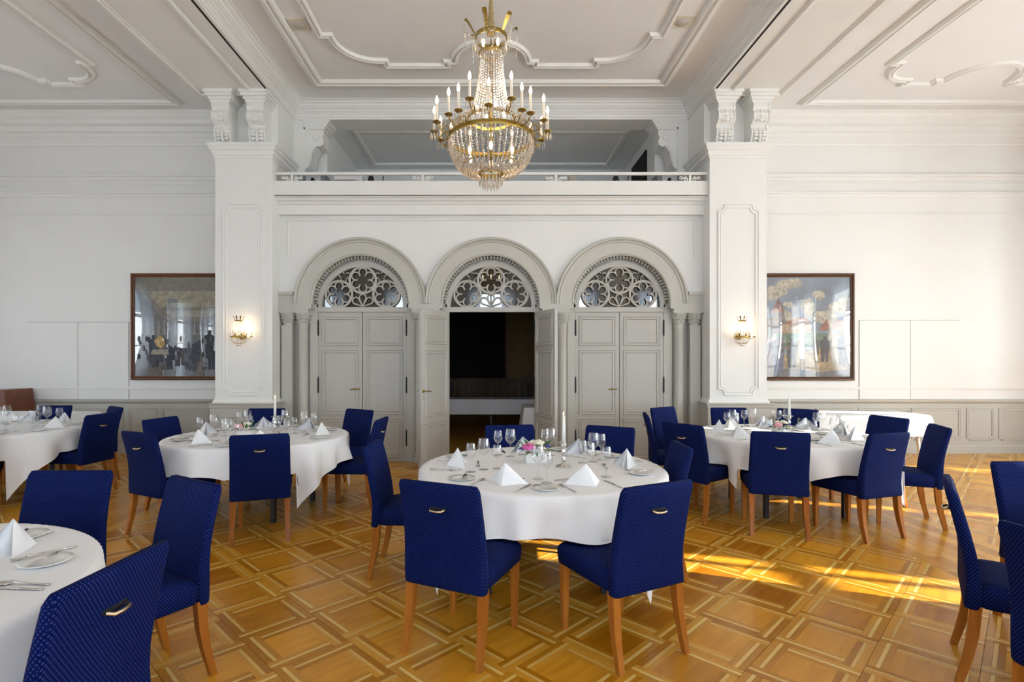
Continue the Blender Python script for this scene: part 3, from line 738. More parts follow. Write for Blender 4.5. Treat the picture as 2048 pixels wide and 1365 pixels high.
# inside of the gallery
gc = struct(MB().box(-2.75, 2.75, YU+.36, 10.7, 5.22, 5.35).build('ceiling_gallery', M['ceil']), 'shaded grey ceiling inside the gallery')
for (x, y0, y1) in ((2.22, YU+.5, 10.28),):
    MB().sweep([(-x, y0, 5.22), (-x, y1, 5.22), (x, y1, 5.22), (x, y0, 5.22)], scaled(CF, .5, .7), dn, True).build('moulding', M['stucco'], gc)
struct(MB().box(-2.8, 2.8, 10.6, 10.7, 3.6, 5.3).build('wall_gallery_back', M['wall']), 'pale back wall inside the gallery')
for s, nm in ((-1, 'left'), (1, 'right')):
    a, b = sorted((s*2.63, s*3.2))
    struct(MB().box(a, b, YU+.38, 10.65, 3.6, 5.3).build('wall_gallery_'+nm, M['wall']), f'{nm} side wall inside the gallery')
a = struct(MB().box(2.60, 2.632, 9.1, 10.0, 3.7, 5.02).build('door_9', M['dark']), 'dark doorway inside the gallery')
# white iron railing
rl = thing('balcony_railing', 'white wrought-iron railing with scrolls along the gallery front', 'railing')
yr = YB+.05
MB().box(-PX0, PX0, yr-.02, yr+.02, 4.085, 4.122).build('rail', M['iron'], rl)
for x in (-2.80, -.958, .916, 2.80):
    p_ = MB().box(x-.016, x+.016, yr-.012, yr+.012, 3.985, 4.09).build('post', M['iron'], rl)
    for e in (-1, 1):
        sc = MB(); pts = []
        for i in range(22):
            t = i/21; a = PI/2+e*0+t*2*PI*1.25; r = .034*(1-.75*t)
            pts.append((x+e*(.055+r*math.sin(-a+PI/2)*-1), yr, 4.03+r*math.cos(a-PI/2)))
        sc.tube(pts, .008, 6)
        pts = []
        for i in range(14):
            t = i/13; pts.append((x+e*(.055+.045*t+.03*math.sin(t*PI)*.3), yr, 4.064-.026*math.sin(t*PI*1.0)+.0*t))
        sc.tube(pts, .008, 6)
        pts = [(x+e*(.125+.026*(1-.7*i/17)*math.cos(PI+i/17*2*PI*1.2)), yr, 4.05+.026*(1-.7*i/17)*math.sin(PI+i/17*2*PI*1.2)) for i in range(18)]
        sc.tube(pts, .008, 6)
        sc.build('scroll', M['iron'], p_)
# ================================================================== CHAIRS
def rrect(w, d, r, z, n=4, cy=0., fn=None):
    out = []
    for (sx, sy, a0) in ((1, -1, -90), (1, 1, 0), (-1, 1, 90), (-1, -1, 180)):
        for i in range(n+1):
            a = math.radians(a0+90*i/n); x = sx*(w-r)+r*math.cos(a); y = sy*(d-r)+r*math.sin(a)+cy
            if fn: x, y, zz = fn(x, y, z)
            else: zz = z
            out.append((x, y, zz))
    return out
def make_chair():
    t = obj('dining_chair', None)
    s = MB()
    cur = lambda k: (lambda x, y, z: (x, y, z+k*(1-(x/.24)**2)*(1-((y-.02)/.24)**2)))
    s.loft([rrect(.222, .222, .03, .365, cy=.015), rrect(.228, .228, .035, .375, cy=.015), rrect(.232, .232, .035, .42, cy=.017), rrect(.232, .232, .04, .45, cy=.017), rrect(.222, .222, .05, .468, cy=.017, fn=cur(.004)), rrect(.18, .18, .05, .474, cy=.017, fn=cur(.01)), rrect(.08, .08, .04, .476, cy=.017, fn=cur(.012))])
    s.build('seat', M['fabric'], t, uv=True)
    b = MB(); rings = []
    zs = [.352, .36, .40, .46, .54, .62, .70, .78, .84, .875, .893, .901]
    for i, z in enumerate(zs):
        q = max(0, (z-.46)/.44); yc = -.232-.10*q**1.35; th = .030-.008*q; w = .232-.006*q
        e = 0
        if z > .88: e = (z-.88)/.021*.010
        if i == 0: e = .004
        def fn(x, y, zz, q=q): return (x, y+.022*(x/.23)**2*q-(.006*math.sin(x*19+z*13)*(1-q)*(y < yc)), zz-.014*q*q*(abs(x)/.23)**3)
        rings.append(rrect(w-e, th-e*.8, min(.024, th-e*.8-.001), z, 4, yc, fn))
    b.loft(rings)
    bk = b.build('backrest', M['fabric'], t, uv=True)
    h = MB(); yb = -.292-.027
    h.tube([(-.038, yb+.004, .762), (-.030, yb-.014, .757), (0, yb-.017, .755), (.030, yb-.014, .757), (.038, yb+.004, .762)], .0062, 8)
    h.build('handle', M['handle'], bk, sharp=60)
    MB().lathe([(0, 0), (.05, 0), (.05, .003), (0, .003)], 18, X=T(0, yb+.012, .764) @ Matrix.Rotation(PI/2-.25, 4, 'X'), sq=.22).build('handle_slot', M['slot'], bk)
    for sx in (-1, 1):
        l = MB(); x = sx*.196
        l.loft([[(x+a*w, .205+c*w, z) for a, c in ((-1, -1), (1, -1), (1, 1), (-1, 1))] for z, w in ((0, .014), (.20, .018), (.385, .022))], sm=False)
        l.build('leg', M['leg'], t)
        l = MB(); rg = []
        for z, w, y, xo in ((0, .015, -.283, .008), (.06, .0165, -.268, .006), (.14, .0185, -.249, .004), (.24, .021, -.233, .001), (.37, .0225, -.224, 0)):
            rg.append([(sx*(.205+xo)+a*w, y+c*w, z) for a, c in ((-1, -1), (1, -1), (1, 1), (-1, 1))])
        l.loft(rg, sm=False); l.build('leg', M['leg'], t)
    return t
proto = make_chair(); first = [True]
def chair(mx, my, fx, fy, label, group):
    k = math.hypot(fx, fy); fx /= k; fy /= k
    loc = (mx+fx*.325, my+fy*.325, 0); rz = math.atan2(-fx, fy)
    label = label
    if first[0]:
        first[0] = False; proto.location = loc; proto.rotation_euler = (0, 0, rz); return tag(proto, label, 'chair', group)
    o = dup(proto, loc, rz, label, group); o['category'] = 'chair'; return o
TB = {'mid': (.355, 3.83), 'lp': (-2.30, 5.37), 'rp': (2.957, 5.45), 'nl': (-2.25, 1.66), 'fl': (-5.42, 5.95), 'nr': (3.34, 1.88)}
TN = {'mid': 'middle table', 'lp': 'left-pillar table', 'rp': 'right-pillar table', 'nl': 'near lower-left table', 'fl': 'far-left table', 'nr': 'near table past the right edge'}
CH = [
 ('mid', -.267, 2.633, .42, .91, 'near left', 'blue dotted dining chair, back to the viewer, near left of the middle table'),
 ('mid', .823, 2.62, -.45, .89, 'near right', 'blue dotted dining chair, back to the viewer, near right of the middle table'),
 ('mid', -.87, 3.90, 1, -.04, 'left', 'blue dining chair seen side-on at the left of the middle table'),
 ('mid', .17, 4.98, .08, -1, 'far left', 'blue dining chair facing the viewer in front of the open doorway'),
 ('mid', 1.08, 4.87, -.5, -.86, 'far right', 'blue dining chair facing the viewer in front of the closed right doors'),
 ('mid', 1.37, 3.84, -1, .06, 'right', 'blue dining chair facing left at the right of the middle table'),
 ('lp', -1.855, 4.33, -.32, .95, 'near', 'blue chair with brass handle, back square to the viewer, at the left-pillar table'),
 ('lp', -2.93, 4.46, .46, .89, 'near left', 'blue chair with brass handle turned half away at the left-pillar table'),
 ('lp', -3.41, 5.55, .98, -.2, 'left', 'dark blue chair at left-pillar table before the grey wainscot'),
 ('lp', -2.74, 6.62, .05, -1, 'far', 'blue chair behind the candle, against the left pillar base'),
 ('lp', -1.57, 6.5, -.54, -.84, 'far right', 'blue chair in front of the closed left doors'),
 ('lp', -1.10, 5.5, -1, .06, 'right', 'blue chair with brass handle seen edge-on at right of left-pillar table'),
 ('rp', 2.40, 4.47, .28, .96, 'near left', 'dark blue chair with brass handle, back square to the viewer, at right-pillar table'),
 ('rp', 3.26, 4.40, -.31, .95, 'near right', 'blue chair with gathered back and sunlit seams, near right of right-pillar table'),
 ('rp', 4.09, 4.90, -.93, .36, 'right', 'dark blue chair facing left, standing clear at right of right-pillar table'),
 ('rp', 4.19, 5.67, -.98, -.19, 'far right', 'dark blue chair in front of the right white buffet table'),
 ('rp', 3.72, 6.55, -.55, -.83, 'far middle', 'dark blue chair behind the candle on the right-pillar table'),
 ('rp', 2.95, 6.72, 0, -1, 'far', 'dark blue chair against the base of the right pillar'),
 ('rp', 2.14, 6.78, .56, -.83, 'far left', 'blue chair beside the arch column left of the right pillar'),
 ('rp', 1.70, 5.98, .98, -.2, 'left', 'blue chair seen edge-on before the closed right doors'),
 ('rp', 1.78, 5.06, .82, .57, 'near outer', 'almost black chair with brass handle at left of right-pillar table'),
 ('nl', -1.10, 1.60, -1, .08, 'right', 'large near chair with brass handle cut by the bottom of the picture'),
 ('nl', -1.48, 2.72, -.54, -.84, 'far right', 'blue chair facing left with front legs showing, at the near left table'),
 ('nl', -2.28, 2.95, 0, -1, 'far', 'blue chair with broad back facing the viewer behind the near left napkin'),
 ('fl', -5.68, 7.05, 0, -1, 'far', 'dark blue chair between far left table and white buffet'),
 ('fl', -4.30, 6.0, -.99, .1, 'right', 'black-looking chair with brass handle at the right of the far left table'),
 ('fl', -4.75, 6.86, -.62, -.78, 'far right', 'blue chair half hidden behind the black-looking chair at far left'),
 ('fl', -4.885, 5.01, -.61, .79, 'near', 'dark blue chair cut by the left edge of the picture'),
 ('nr', 2.27, 2.70, .79, -.62, 'left', 'dark blue chair facing right at the lower right, seen side-on'),
 ('nr', 3.18, 3.2, -.03, -1, 'far', 'blue chair lit on its front, cut by the right edge of the picture'),
 ('nr', 1.945, 1.83, .99, .12, 'near left', 'black-looking chair in the lower right corner of the picture'),
]
for (t, mx, my, fx, fy, seat, label) in CH: chair(mx, my, fx, fy, label, 'blue dining chairs at the round tables')

# ================================================================== ROUND TABLES AND CLOTHS
ZTOP = .735; TR = .85; LEG = .37
def chair_frames(t):
    out = []
    for (k, mx, my, fx, fy, seat, label) in CH:
        if k != t: continue
        d = math.hypot(fx, fy); fx /= d; fy /= d
        out.append((mx+fx*.325-TB[t][0], my+fy*.325-TB[t][1], fx, fy))
    return out
def in_chair(fr, x, y):
    dx, dy = x-fr[0], y-fr[1]
    return (dx*fr[3]-dy*fr[2], dx*fr[2]+dy*fr[3])        # across, along the facing
def leg_turn(t):
    best = (1e9, 0)
    for q in range(0, 90, 3):
        a = math.radians(q); bad = 0
        for sx in (-1, 1):
            for sy in (-1, 1):
                x, y = LEG*(sx*math.cos(a)-sy*math.sin(a)), LEG*(sx*math.sin(a)+sy*math.cos(a))
                for fr in chair_frames(t):
                    u, v = in_chair(fr, x, y); bad += max(0, min(.28-abs(u), .30-v))*10 if v > -.4 else 0
        if bad < best[0]-1e-6: best = (bad, a)
    return best[1]
def make_table():
    t = obj('round_table', None)
    MB().lathe([(0, ZTOP-.03), (TR-.05, ZTOP-.03), (TR-.045, ZTOP-.02), (TR-.045, ZTOP-.008), (TR-.05, ZTOP-.004), (0, ZTOP-.004)], 48).build('tabletop', M['bwood'], t, sharp=40)
    for a in range(4):
        x, y = LEG*(1 if a % 2 else -1), LEG*(1 if a > 1 else -1)
        MB().box(x-.02, x+.02, y-.02, y+.02, 0, ZTOP-.03).build('leg', M['black'], t)
    for y in (-LEG, LEG): MB().box(-LEG, LEG, y-.012, y+.012, ZTOP-.09, ZTOP-.03).build('apron', M['black'], t)
    return t
tp = None
def cloth_mesh(L, rot, ph, frames, folds=9):
    n = 96; b = MB()
    def fn(u, v):
        x = (u-.5)*L; y = (v-.5)*L; c, s = math.cos(rot), math.sin(rot); x, y = x*c-y*s, x*s+y*c
        r = math.hypot(x, y); th = math.atan2(y, x); z = ZTOP+.004
        R = TR+.006
        if r <= R-.02: return (x, y, z)
        d = r-(R-.02)
        if d < .035:
            a = d/.035*1.35; rr = R-.02+.026*math.sin(a); return (rr*math.cos(th), rr*math.sin(th), z-.026*(1-math.cos(a)))
        dd = d-.035
        f = .8*math.sin(folds*th+ph)+.5*math.sin(5*th+2.1*ph)+.75*math.sin(18*th+.7*ph+1.5*math.sin(3*th+ph))
        rr = R+.004+(min(dd, .22)+.15*max(0, dd-.22))*(.13+.17*f*min(1, dd/.10))
        zz = z-.022-dd*(.985-.03*f)
        xx, yy = rr*math.cos(th), rr*math.sin(th)
        for fr in frames:                                # the cloth lies over a seat pushed under it
            u, v = in_chair(fr, xx, yy)
            if abs(u) < .275 and v < .295:
                if -.40 < v < -.165:
                    k = (-.165-v); xx += fr[2]*k; yy += fr[3]*k; v = -.165
                if v > -.4: zz = max(zz, .497)
        return (xx, yy, max(.01, zz))
    return b.grid(fn, n, n).mesh('tablecloth', M['cloth'], fix=False)
TL = {'mid': 'round folding table with black legs under the middle cloth', 'lp': 'round folding table under the cloth by the left pillar', 'rp': 'round folding table under the cloth by the right pillar', 'nl': 'round folding table under the cloth at lower left', 'fl': 'round folding table under the far left cloth', 'nr': 'round folding table under the cloth past the right edge'}
CL = {'mid': 'white cloth on the middle round table', 'lp': 'white cloth with long hanging corner on the round table by the left pillar', 'rp': 'white cloth with two hanging corners on the round table by the right pillar', 'nl': 'white cloth on the near round table cut by the left edge', 'fl': 'white cloth on the far left round table before the buffet', 'nr': 'white cloth on the round table past the right edge'}
rots = {'mid': -.10, 'lp': -.12, 'rp': .06, 'nl': .25, 'fl': .0, 'nr': .1}
for i, k in enumerate(TB):
    x, y = TB[k]
    if tp is None: tp = make_table(); tp.location = (x, y, 0); tp.rotation_euler = (0, 0, leg_turn(k)); tag(tp, TL[k], 'table', 'round dining tables')
    else: dup(tp, (x, y, 0), leg_turn(k), TL[k])
    o = obj('tablecloth', cloth_mesh(2.16, rots[k], 1.3*i+.4, chair_frames(k))); o.location = (x, y, 0); tag(o, CL[k], 'tablecloth', 'white round-table cloths')
ZT_ = ZTOP+.0045

# ================================================================== TABLEWARE
def napkin_mesh():
    b = MB(); ap = Vector((0, .01, .125)); fr = Vector((.02, -.070, 0)); lf = Vector((-.135, .05, 0)); rt = Vector((.130, .065, 0))
    def face(p, q, off):
        def fn(u, v):
            base = p.lerp(q, u); r = ap.lerp(base, v); n = (q-p).cross(ap-p).normalized()
            return r+n*(off+.010*math.sin(u*PI)*math.sin(v*PI*.9))
        b.grid(fn, 8, 8)
    face(lf, fr, .0); face(fr, rt, .0)
    face(Vector((-.085, .07, 0)), Vector((-.01, -.03, 0)), -.004); face(Vector((.01, -.03, 0)), Vector((.085, .07, 0)), -.004)
    me = b.mesh('napkin', M['napkin'], fix=False); return me
def wine(h, r, stem):
    pr = [(.0, .0015), (.034, .0015), (.034, .003), (.012, .006), (.0042, .013), (.0035, stem*.5), (.004, stem-.006), (.010, stem)]
    bh = h-stem
    pr += [(r*.60, stem+bh*.10), (r*.90, stem+bh*.25), (r, stem+bh*.38), (r*.97, stem+bh*.55), (r*.86, stem+bh*.8), (r*.76, h)]
    return MB().lathe(pr, 20).mesh('wine_glass', M['glass'], fix=False)
def knife_mesh(l=.22):
    b = MB(); b.loft([[(x*w, y, .003+z*.0035) for x, z in ((-1, 0), (0, -.8), (1, 0), (0, .8))] for y, w in ((-l*.5, .004), (-l*.48, .008), (-l*.2, .006), (0, .005))])
    b.loft([[(-.004, y, .002), (w-.004, y, .003), (-.004, y, .0045)] for y, w in ((0, .008), (l*.03, .017), (l*.35, .019), (l*.45, .014), (l*.5, .003))], sm=False)
    return b.mesh('knife', M['silver'])
def fork_mesh(l=.20):
    b = MB(); b.loft([[(x*w, y, .003+zo+z*.002) for x, z in ((-1, 0), (0, -1), (1, 0), (0, 1))] for y, w, zo in ((-l*.5, .005, 0), (-l*.46, .009, 0), (-l*.1, .004, .002), (l*.15, .004, .007), (l*.22, .011, .008), (l*.28, .013, .006))])
    for k in range(4):
        x = -.0105+.007*k; b.box(x-.0019, x+.0019, l*.27, l*.5, .003, .006)
    return b.mesh('fork', M['silver'])
def spoon_mesh(l=.19):
    b = MB(); b.loft([[(x*w, y, .003+zo+z*.002) for x, z in ((-1, 0), (0, -1), (1, 0), (0, 1))] for y, w, zo in ((-l*.5, .005, 0), (-l*.46, .009, 0), (-l*.1, .004, .002), (l*.2, .004, .006))])
    b.ball((0, l*.34, .005), .03, 12, sc=(.68, 1, .16))
    return b.mesh('spoon', M['silver'])
def plate_mesh(r=.084): return MB().lathe([(0, .002), (r*.6, .002), (r*.66, .004), (r, .013), (r, .0155), (r*.66, .008), (r*.6, .006), (0, .006)], 32).mesh('bread_plate', M['china'])
ME = dict(napkin=napkin_mesh(), big=wine(.215, .043, .10), small=wine(.195, .036, .095), water=wine(.165, .034, .075), knife=knife_mesh(), bknife=knife_mesh(.16), fork=fork_mesh(), spoon=spoon_mesh(), plate=plate_mesh())
def put(name, key, x, y, rz, label, cat, group, z=ZT_):
    o = obj(name, ME[key]); o.location = (x, y, z); o.rotation_euler = (0, 0, rz); return tag(o, label, cat, group)
def setting(t, seat, ang, full=True):
    cx, cy = TB[t]; ex, ey = math.cos(ang), math.sin(ang); rx, ry = -ey, ex     # outward, diner's right
    base = ang+PI/2           # local -y points outward
    w = f'{seat} seat of the {TN[t]}'
    def at(r, s): return (cx+ex*r+rx*s, cy+ey*r+ry*s)
    j = lambda a: RNG.uniform(-a, a)
    grp = TN[t]
    def P(name, key, r, s, rot, lab, cat, g_, z=ZT_): x, y = at(r, s); return put(name, key, x, y, base+rot, lab+', '+w, cat, g_+' on the '+grp, z)
    P('napkin', 'napkin', .61+j(.01), j(.005), j(.15), 'white tented napkin', 'napkin', 'napkins')
    P('bread_plate', 'plate', .40 if t == 'rp' else .63, -.03 if t == 'rp' else -.28, 0, 'small white bread plate', 'plate', 'bread plates')
    P('butter_knife', 'bknife', .40 if t == 'rp' else .62, -.03 if t == 'rp' else -.275, j(.3)+.5, 'butter knife on bread plate', 'knife', 'butter knives', ZT_+.015)
    P('dinner_fork', 'fork', .66, -.155, j(.03), 'silver dinner fork', 'fork', 'forks')
    P('dinner_knife', 'knife', .66, .155, j(.05), 'silver dinner knife', 'knife', 'knives')
    if full and t != 'rp': P('soup_spoon', 'spoon', .665, .193, j(.015), 'silver soup spoon', 'spoon', 'spoons')
    if t != 'rp': P('dessert_fork', 'fork', .45, -.03 if t != 'rp' else .0, -PI/2+j(.1), 'silver dessert fork above the napkin', 'fork', 'dessert forks')
    P('wine_glass', 'big', (.47 if t == 'rp' else .40)+j(.004), (.148 if t == 'rp' else .145)+j(.004), j(1), 'tall red-wine glass', 'glass', 'tall wine glasses')
    P('wine_glass', 'small', .475+j(.004), (.236 if t == 'rp' else .23)+j(.003), j(1), 'slimmer white-wine glass', 'glass', 'slim wine glasses')
    if full and t != 'rp': P('water_glass', 'water', .31+j(.006), .11+j(.004), j(1), 'short stemmed water glass', 'glass', 'water glasses')
for (t, mx, my, fx, fy, seat, label) in CH:
    if t == 'nr': continue
    cx, cy = TB[t]; ang = math.atan2(my-cy, mx-cx)
    if t == 'rp':                                        # nine covers share the circle evenly
        al = sorted(math.atan2(c[2]-cy, c[1]-cx) for c in CH if c[0] == t); ang = al[0]+.05+al.index(ang)*2*PI/9
    setting(t, seat, ang, t != 'mid' or seat in ('right', 'left'))

# candlesticks, candles and flowers
stick_me = MB().lathe([(0, 0), (.052, 0), (.052, .006), (.040, .014), (.018, .022), (.011, .035), (.017, .050), (.010, .062), (.008, .085), (.014, .098), (.017, .110), (.010, .122), (.012, .140), (.022, .152), (.016, .160), (.013, .172), (0, .172)], 24).mesh('candlestick', M['silver'], sharp=45)
drip_me = MB().lathe([(.012, .165), (.036, .168), (.040, .175), (.034, .172), (.012, .170)], 24).mesh('drip_tray', M['glass'], fix=False)
cand_me = MB().lathe([(0, 0), (.0125, 0), (.0115, .11), (.009, .185), (.004, .188), (0, .188)], 14).mesh('candle', M['wax'])
flame_me = MB().lathe([(0, .190), (.0035, .194), (.0048, .201), (.003, .211), (0, .221)], 8).mesh('flame', M['flame'])
for (x, y, lit, w, sc) in ((.51, 3.79, 1, 'the middle table', 1.), (-2.20, 5.50, 1, 'the table by the left pillar', 1.), (3.07, 5.56, 0, 'the table by the right pillar', 1.)):
    o = obj('candlestick', stick_me); o.location = (x, y, ZT_); tag(o, f'silver candlestick with round foot on {w}', 'candlestick', 'silver candlesticks')
    obj('drip_tray', drip_me, o)
    c = obj('candle', cand_me); c.location = (x, y, ZT_+.172); tag(c, (f'lit white taper candle on {w}' if lit else f'white taper candle on {w}, before the bright wall'), 'candle', 'white taper candles')
    if lit: obj('flame', flame_me, c)
def flower(x, y, w, main, lab, sc=1.25):
    r = thing('flower_arrangement', lab, 'flowers', (x, y, ZT_), 0, 'table flower arrangements'); r.scale = (sc, sc, sc)
    MB().box(-.06, .06, -.045, .045, 0, .055).build('vase', M['china'], r)
    q = RNG
    def bloom(cx, cy, cz, rad, m, n):
        b = MB()
        for i in range(n):
            a = i*2.4; t = math.sqrt(i/n); b.ball((cx+rad*.72*t*math.cos(a), cy+rad*.72*t*math.sin(a), cz+rad*.5*(1-t*t)), rad*.42, 6, sc=(1, 1, .62))
        b.build('bloom', M[m], r)
    bloom(-.045, -.035, .085, .042, main, 16); bloom(.02, .0, .105, .036, 'cream', 12); bloom(-.01, .035, .10, .034, 'cream', 12)
    bloom(.07, -.01, .088, .02, 'blue', 7); bloom(.045, -.045, .075, .024, 'cream', 8); bloom(-.085, .01, .07, .018, 'blue', 6)
    for i in range(16):
        a = i*PI/8+q.uniform(-.2, .2); l = q.uniform(.06, .10); up = q.uniform(-.02, .07)
        b = MB(); d = Vector((math.cos(a), math.sin(a), 0)); s = Vector((-d.y, d.x, 0))*.011; p = d*.05+Vector((0, 0, .06))
        tip = d*(.05+l)+Vector((0, 0, .06+up)); mid = p.lerp(tip, .5)+Vector((0, 0, .014))
        b.add([p, mid+s, tip, mid-s, mid+Vector((0, 0, -.004))], [(0, 1, 4), (1, 2, 4), (2, 3, 4), (3, 0, 4)])
        b.build('leaf', M['leaf'], r, fix=False)
flower(.33, 3.99, 'mid', 'pink', 'small bouquet with magenta peony in white vase on the middle table')
flower(-2.40, 5.28, 'lp', 'palepink', 'small bouquet with pale pink bloom in white vase, table by left pillar', 1.1)
flower(2.88, 5.36, 'rp', 'palepink', 'small bouquet with pink and cream blooms, table by right pillar', 1.15)
flower(-5.60, 5.75, 'fl', 'cream', 'small bouquet cut by the left edge on the far left table')

# ================================================================== BUFFET TABLES
def buffet(x0, x1, y0, y1, label, clabel):
    t = thing('buffet_table', label, 'table', ((x0+x1)/2, (y0+y1)/2, 0), 0, 'long buffet tables along the back wall')
    hx, hy = (x1-x0)/2, (y1-y0)/2
    MB().box(-hx+.05, hx-.05, -hy+.05, hy-.05, .70, .73).build('tabletop', M['bwood'], t)
    for sx in (-1, 1):
        for sy in (-1, 1):
            X0 = sx*(hx-.12); Y0 = sy*(hy-.10); l = MB()
            l.tube([(X0, Y0, .70), (X0+sx*.01, Y0, .40), (X0+sx*.035, Y0+sy*.02, 0)], [.022, .02, .013], 8); l.build('leg', M['sleeve'], t)
    b = MB(); n = 60; m = 26; ov = .28
    def fn(u, v):
        x = (u-.5)*2*(hx+ov); y = (v-.5)*2*(hy+ov); dx = max(0, abs(x)-hx); dy = max(0, abs(y)-hy)
        d = max(dx, dy); f = .02*math.sin(x*9+y*7)*d/ov
        X_ = math.copysign(min(abs(x), hx+.006+dx*.06), x); Y_ = math.copysign(min(abs(y), hy+.006+dy*.06), y)
        if dx > 0: X_ += math.copysign(f, x)
        if dy > 0: Y_ += math.copysign(f, y)
        return (X_, Y_, .739-min(1.25*ov, math.hypot(dx, dy)))
    o = b.grid(fn, n, m).build('tablecloth', M['cloth'], fix=False); o.location = t.location
    tag(o, clabel, 'tablecloth', 'white buffet cloths')
buffet(3.95, 5.92, 7.25, 7.93, 'long buffet table with slim legs in front of the right wainscot', 'sunlit white cloth on the buffet table along the right wall')
buffet(-8.3, -5.66, 7.15, 7.86, 'long buffet table along the left wall behind the far left table', 'white cloth on the buffet table along the left wall')
cb = thing('leather_chest', 'reddish brown leather-covered case behind the left buffet', 'case', (-7.75, 8.22, 0))
MB().prism([(-.6, 0), (.56, 0), (.60, .70), (.56, 1.04), (.30, 1.03), (-.05, .95), (-.6, .93)], lambda u, v, t: (u, t, v), -.25, .25).build('body', M['brown'], cb)
MB().box(-.6, .56, -.262, -.25, .10, .16).build('strap', M['bwood'], cb)
# tables in the dark room
t = thing('banquet_table', 'long table under grey-white cloth in the dark room', 'table', (0, 10.4, 0))
MB().box(-1.6, 1.6, -.3, .3, .70, .735).build('tabletop', M['bwood'], t)
for sx in (-1.5, 0, 1.5): MB().box(sx-.02, sx+.02, -.26, -.22, 0, .70).build('leg', M['black'], t)
b = MB(); b.box(-1.62, 1.62, -.32, .32, .736, .742); b.box(-1.62, 1.62, -.325, -.318, .46, .742)
o = b.build('tablecloth', M['cloth']); o.location = (0, 10.4, 0); tag(o, 'white cloth hanging in front of the dark-room table', 'tablecloth')
t = thing('side_table', 'small white-draped table behind the open right door leaf', 'table', (.92, 8.75, 0))
MB().box(-.38, .38, -.3, .3, .70, .73).build('tabletop', M['bwood'], t)
for sx in (-.33, .33):
    for sy in (-.25, .25): MB().box(sx-.02, sx+.02, sy-.02, sy+.02, 0, .70).build('leg', M['black'], t)
o = MB().loft([[(-.40-e, -.32-e, z), (.40+e, -.32-e, z), (.40+e, .32+e, z), (-.40-e, .32+e, z)] for z, e in ((.30, .06), (.734, .0), (.737, -.01))], sm=False, cap=False).add([(-.40, -.32, .7365), (.40, -.32, .7365), (.40, .32, .7365), (-.40, .32, .7365)], [(0, 1, 2, 3)]).build('tablecloth', M['cloth']); o.location = (.92, 8.75, 0)
tag(o, 'white cloth on the small table behind the right door leaf', 'tablecloth')
o = MB().box(-1.15, .34, 12.86, 12.90, 1.04, 2.75).build('black_screen', M['dark']); tag(o, 'black screen on the brown wall of the dark room', 'screen')
MB().box(-1.17, .36, 12.90, 12.95, 2.74, 2.80).build('rail', M['black'], o)

# ================================================================== GALLERY CONTENTS
def projector(x, label, s):
    r = thing('projector', label, 'projector', (x, 8.0, 3.70))
    MB().box(-.20, .20, -.14, .18, 0, .50).build('body', M['grey'], r)
    MB().box(.03*s-.10, .03*s+.11, -.155, -.14, .33, .49).build('front_panel', M['lgrey'], r)
    MB().lathe([(0, 0), (.028, 0), (.028, .012), (.02, .016), (0, .016)], 16, X=T(.03*s, -.155, .40) @ Matrix.Rotation(PI/2, 4, 'X')).build('lens', M['dark'], r)
projector(-2.62, 'grey box projector on the gallery behind the left scroll of the railing', 1)
projector(2.62, 'grey box projector on the gallery behind the right scroll of the railing', -1)
for k in range(5):
    b = MB(); b.loft([[(x*(.26-.015*k)+.02*math.sin(k*2), y*.18, .10*k+z*.05+.004*math.sin(x*3)) for x, y in ((-1, -1), (-.3, -1.1), (.4, -1), (1, -.7), (1, .7), (.4, 1), (-.3, 1.1), (-1, 1))] for z in (0, .5, 1.0, 1.8)])
    o = b.build('folded_cloth', M['napkin'], sharp=50); o.location = (-2.11, 8.05, 3.70+.010*k); o.scale = (1, 1, .93); tag(o, 'folded white cloth on the gallery, '+('lowest', 'second lowest', 'middle one', 'second highest', 'topmost')[k]+' in the stack', 'cloth', 'folded cloths on the gallery')
for (x, lab) in ((-1.79, 'small black desk lamp beside the folded cloths on the gallery'), (1.86, 'small black desk lamp with cable at the right of the gallery')):
    r = thing('desk_lamp', lab, 'lamp', (x, 8.05, 3.70)); r.scale = (.9, .9, .9)
    MB().lathe([(0, 0), (.07, 0), (.07, .02), (.015, .03), (.012, .42), (0, .42)], 14).build('base', M['black'], r)
    MB().lathe([(.055, .40), (.062, .46), (.045, .56), (.02, .60), (0, .60)], 16).build('shade', M['black'], r)
    MB().tube([(.05, 0, .42), (.12, 0, .40), (.19, 0, .46), (.21, 0, .60)], .008, 6).build('cable', M['black'], r)
o = MB().box(1.16, 1.27, 8.0, 8.1, 3.70, 4.25).build('loudspeaker', M['beige'])
MB().box(1.17, 1.26, 7.992, 8.0, 3.95, 4.24).build('grille', M['sage'], o); tag(o, 'small beige loudspeaker box standing on the gallery', 'loudspeaker')
for (x, y, lab) in ((-2.25, 6.32, 'left'), (2.22, 6.27, 'right')):
    o = thing('ceiling_speaker', f'square beige ceiling speaker in the {lab} edge of the middle ceiling', 'speaker', (x, y, ZC), 0, 'ceiling speakers')
    MB().box(-.11, .11, -.11, .11, -.012, -.0005).build('frame', M['beige'], o); MB().lathe([(0, -.016), (.075, -.016), (.08, -.012), (0, -.012)], 24).build('grille', M['sage'], o)

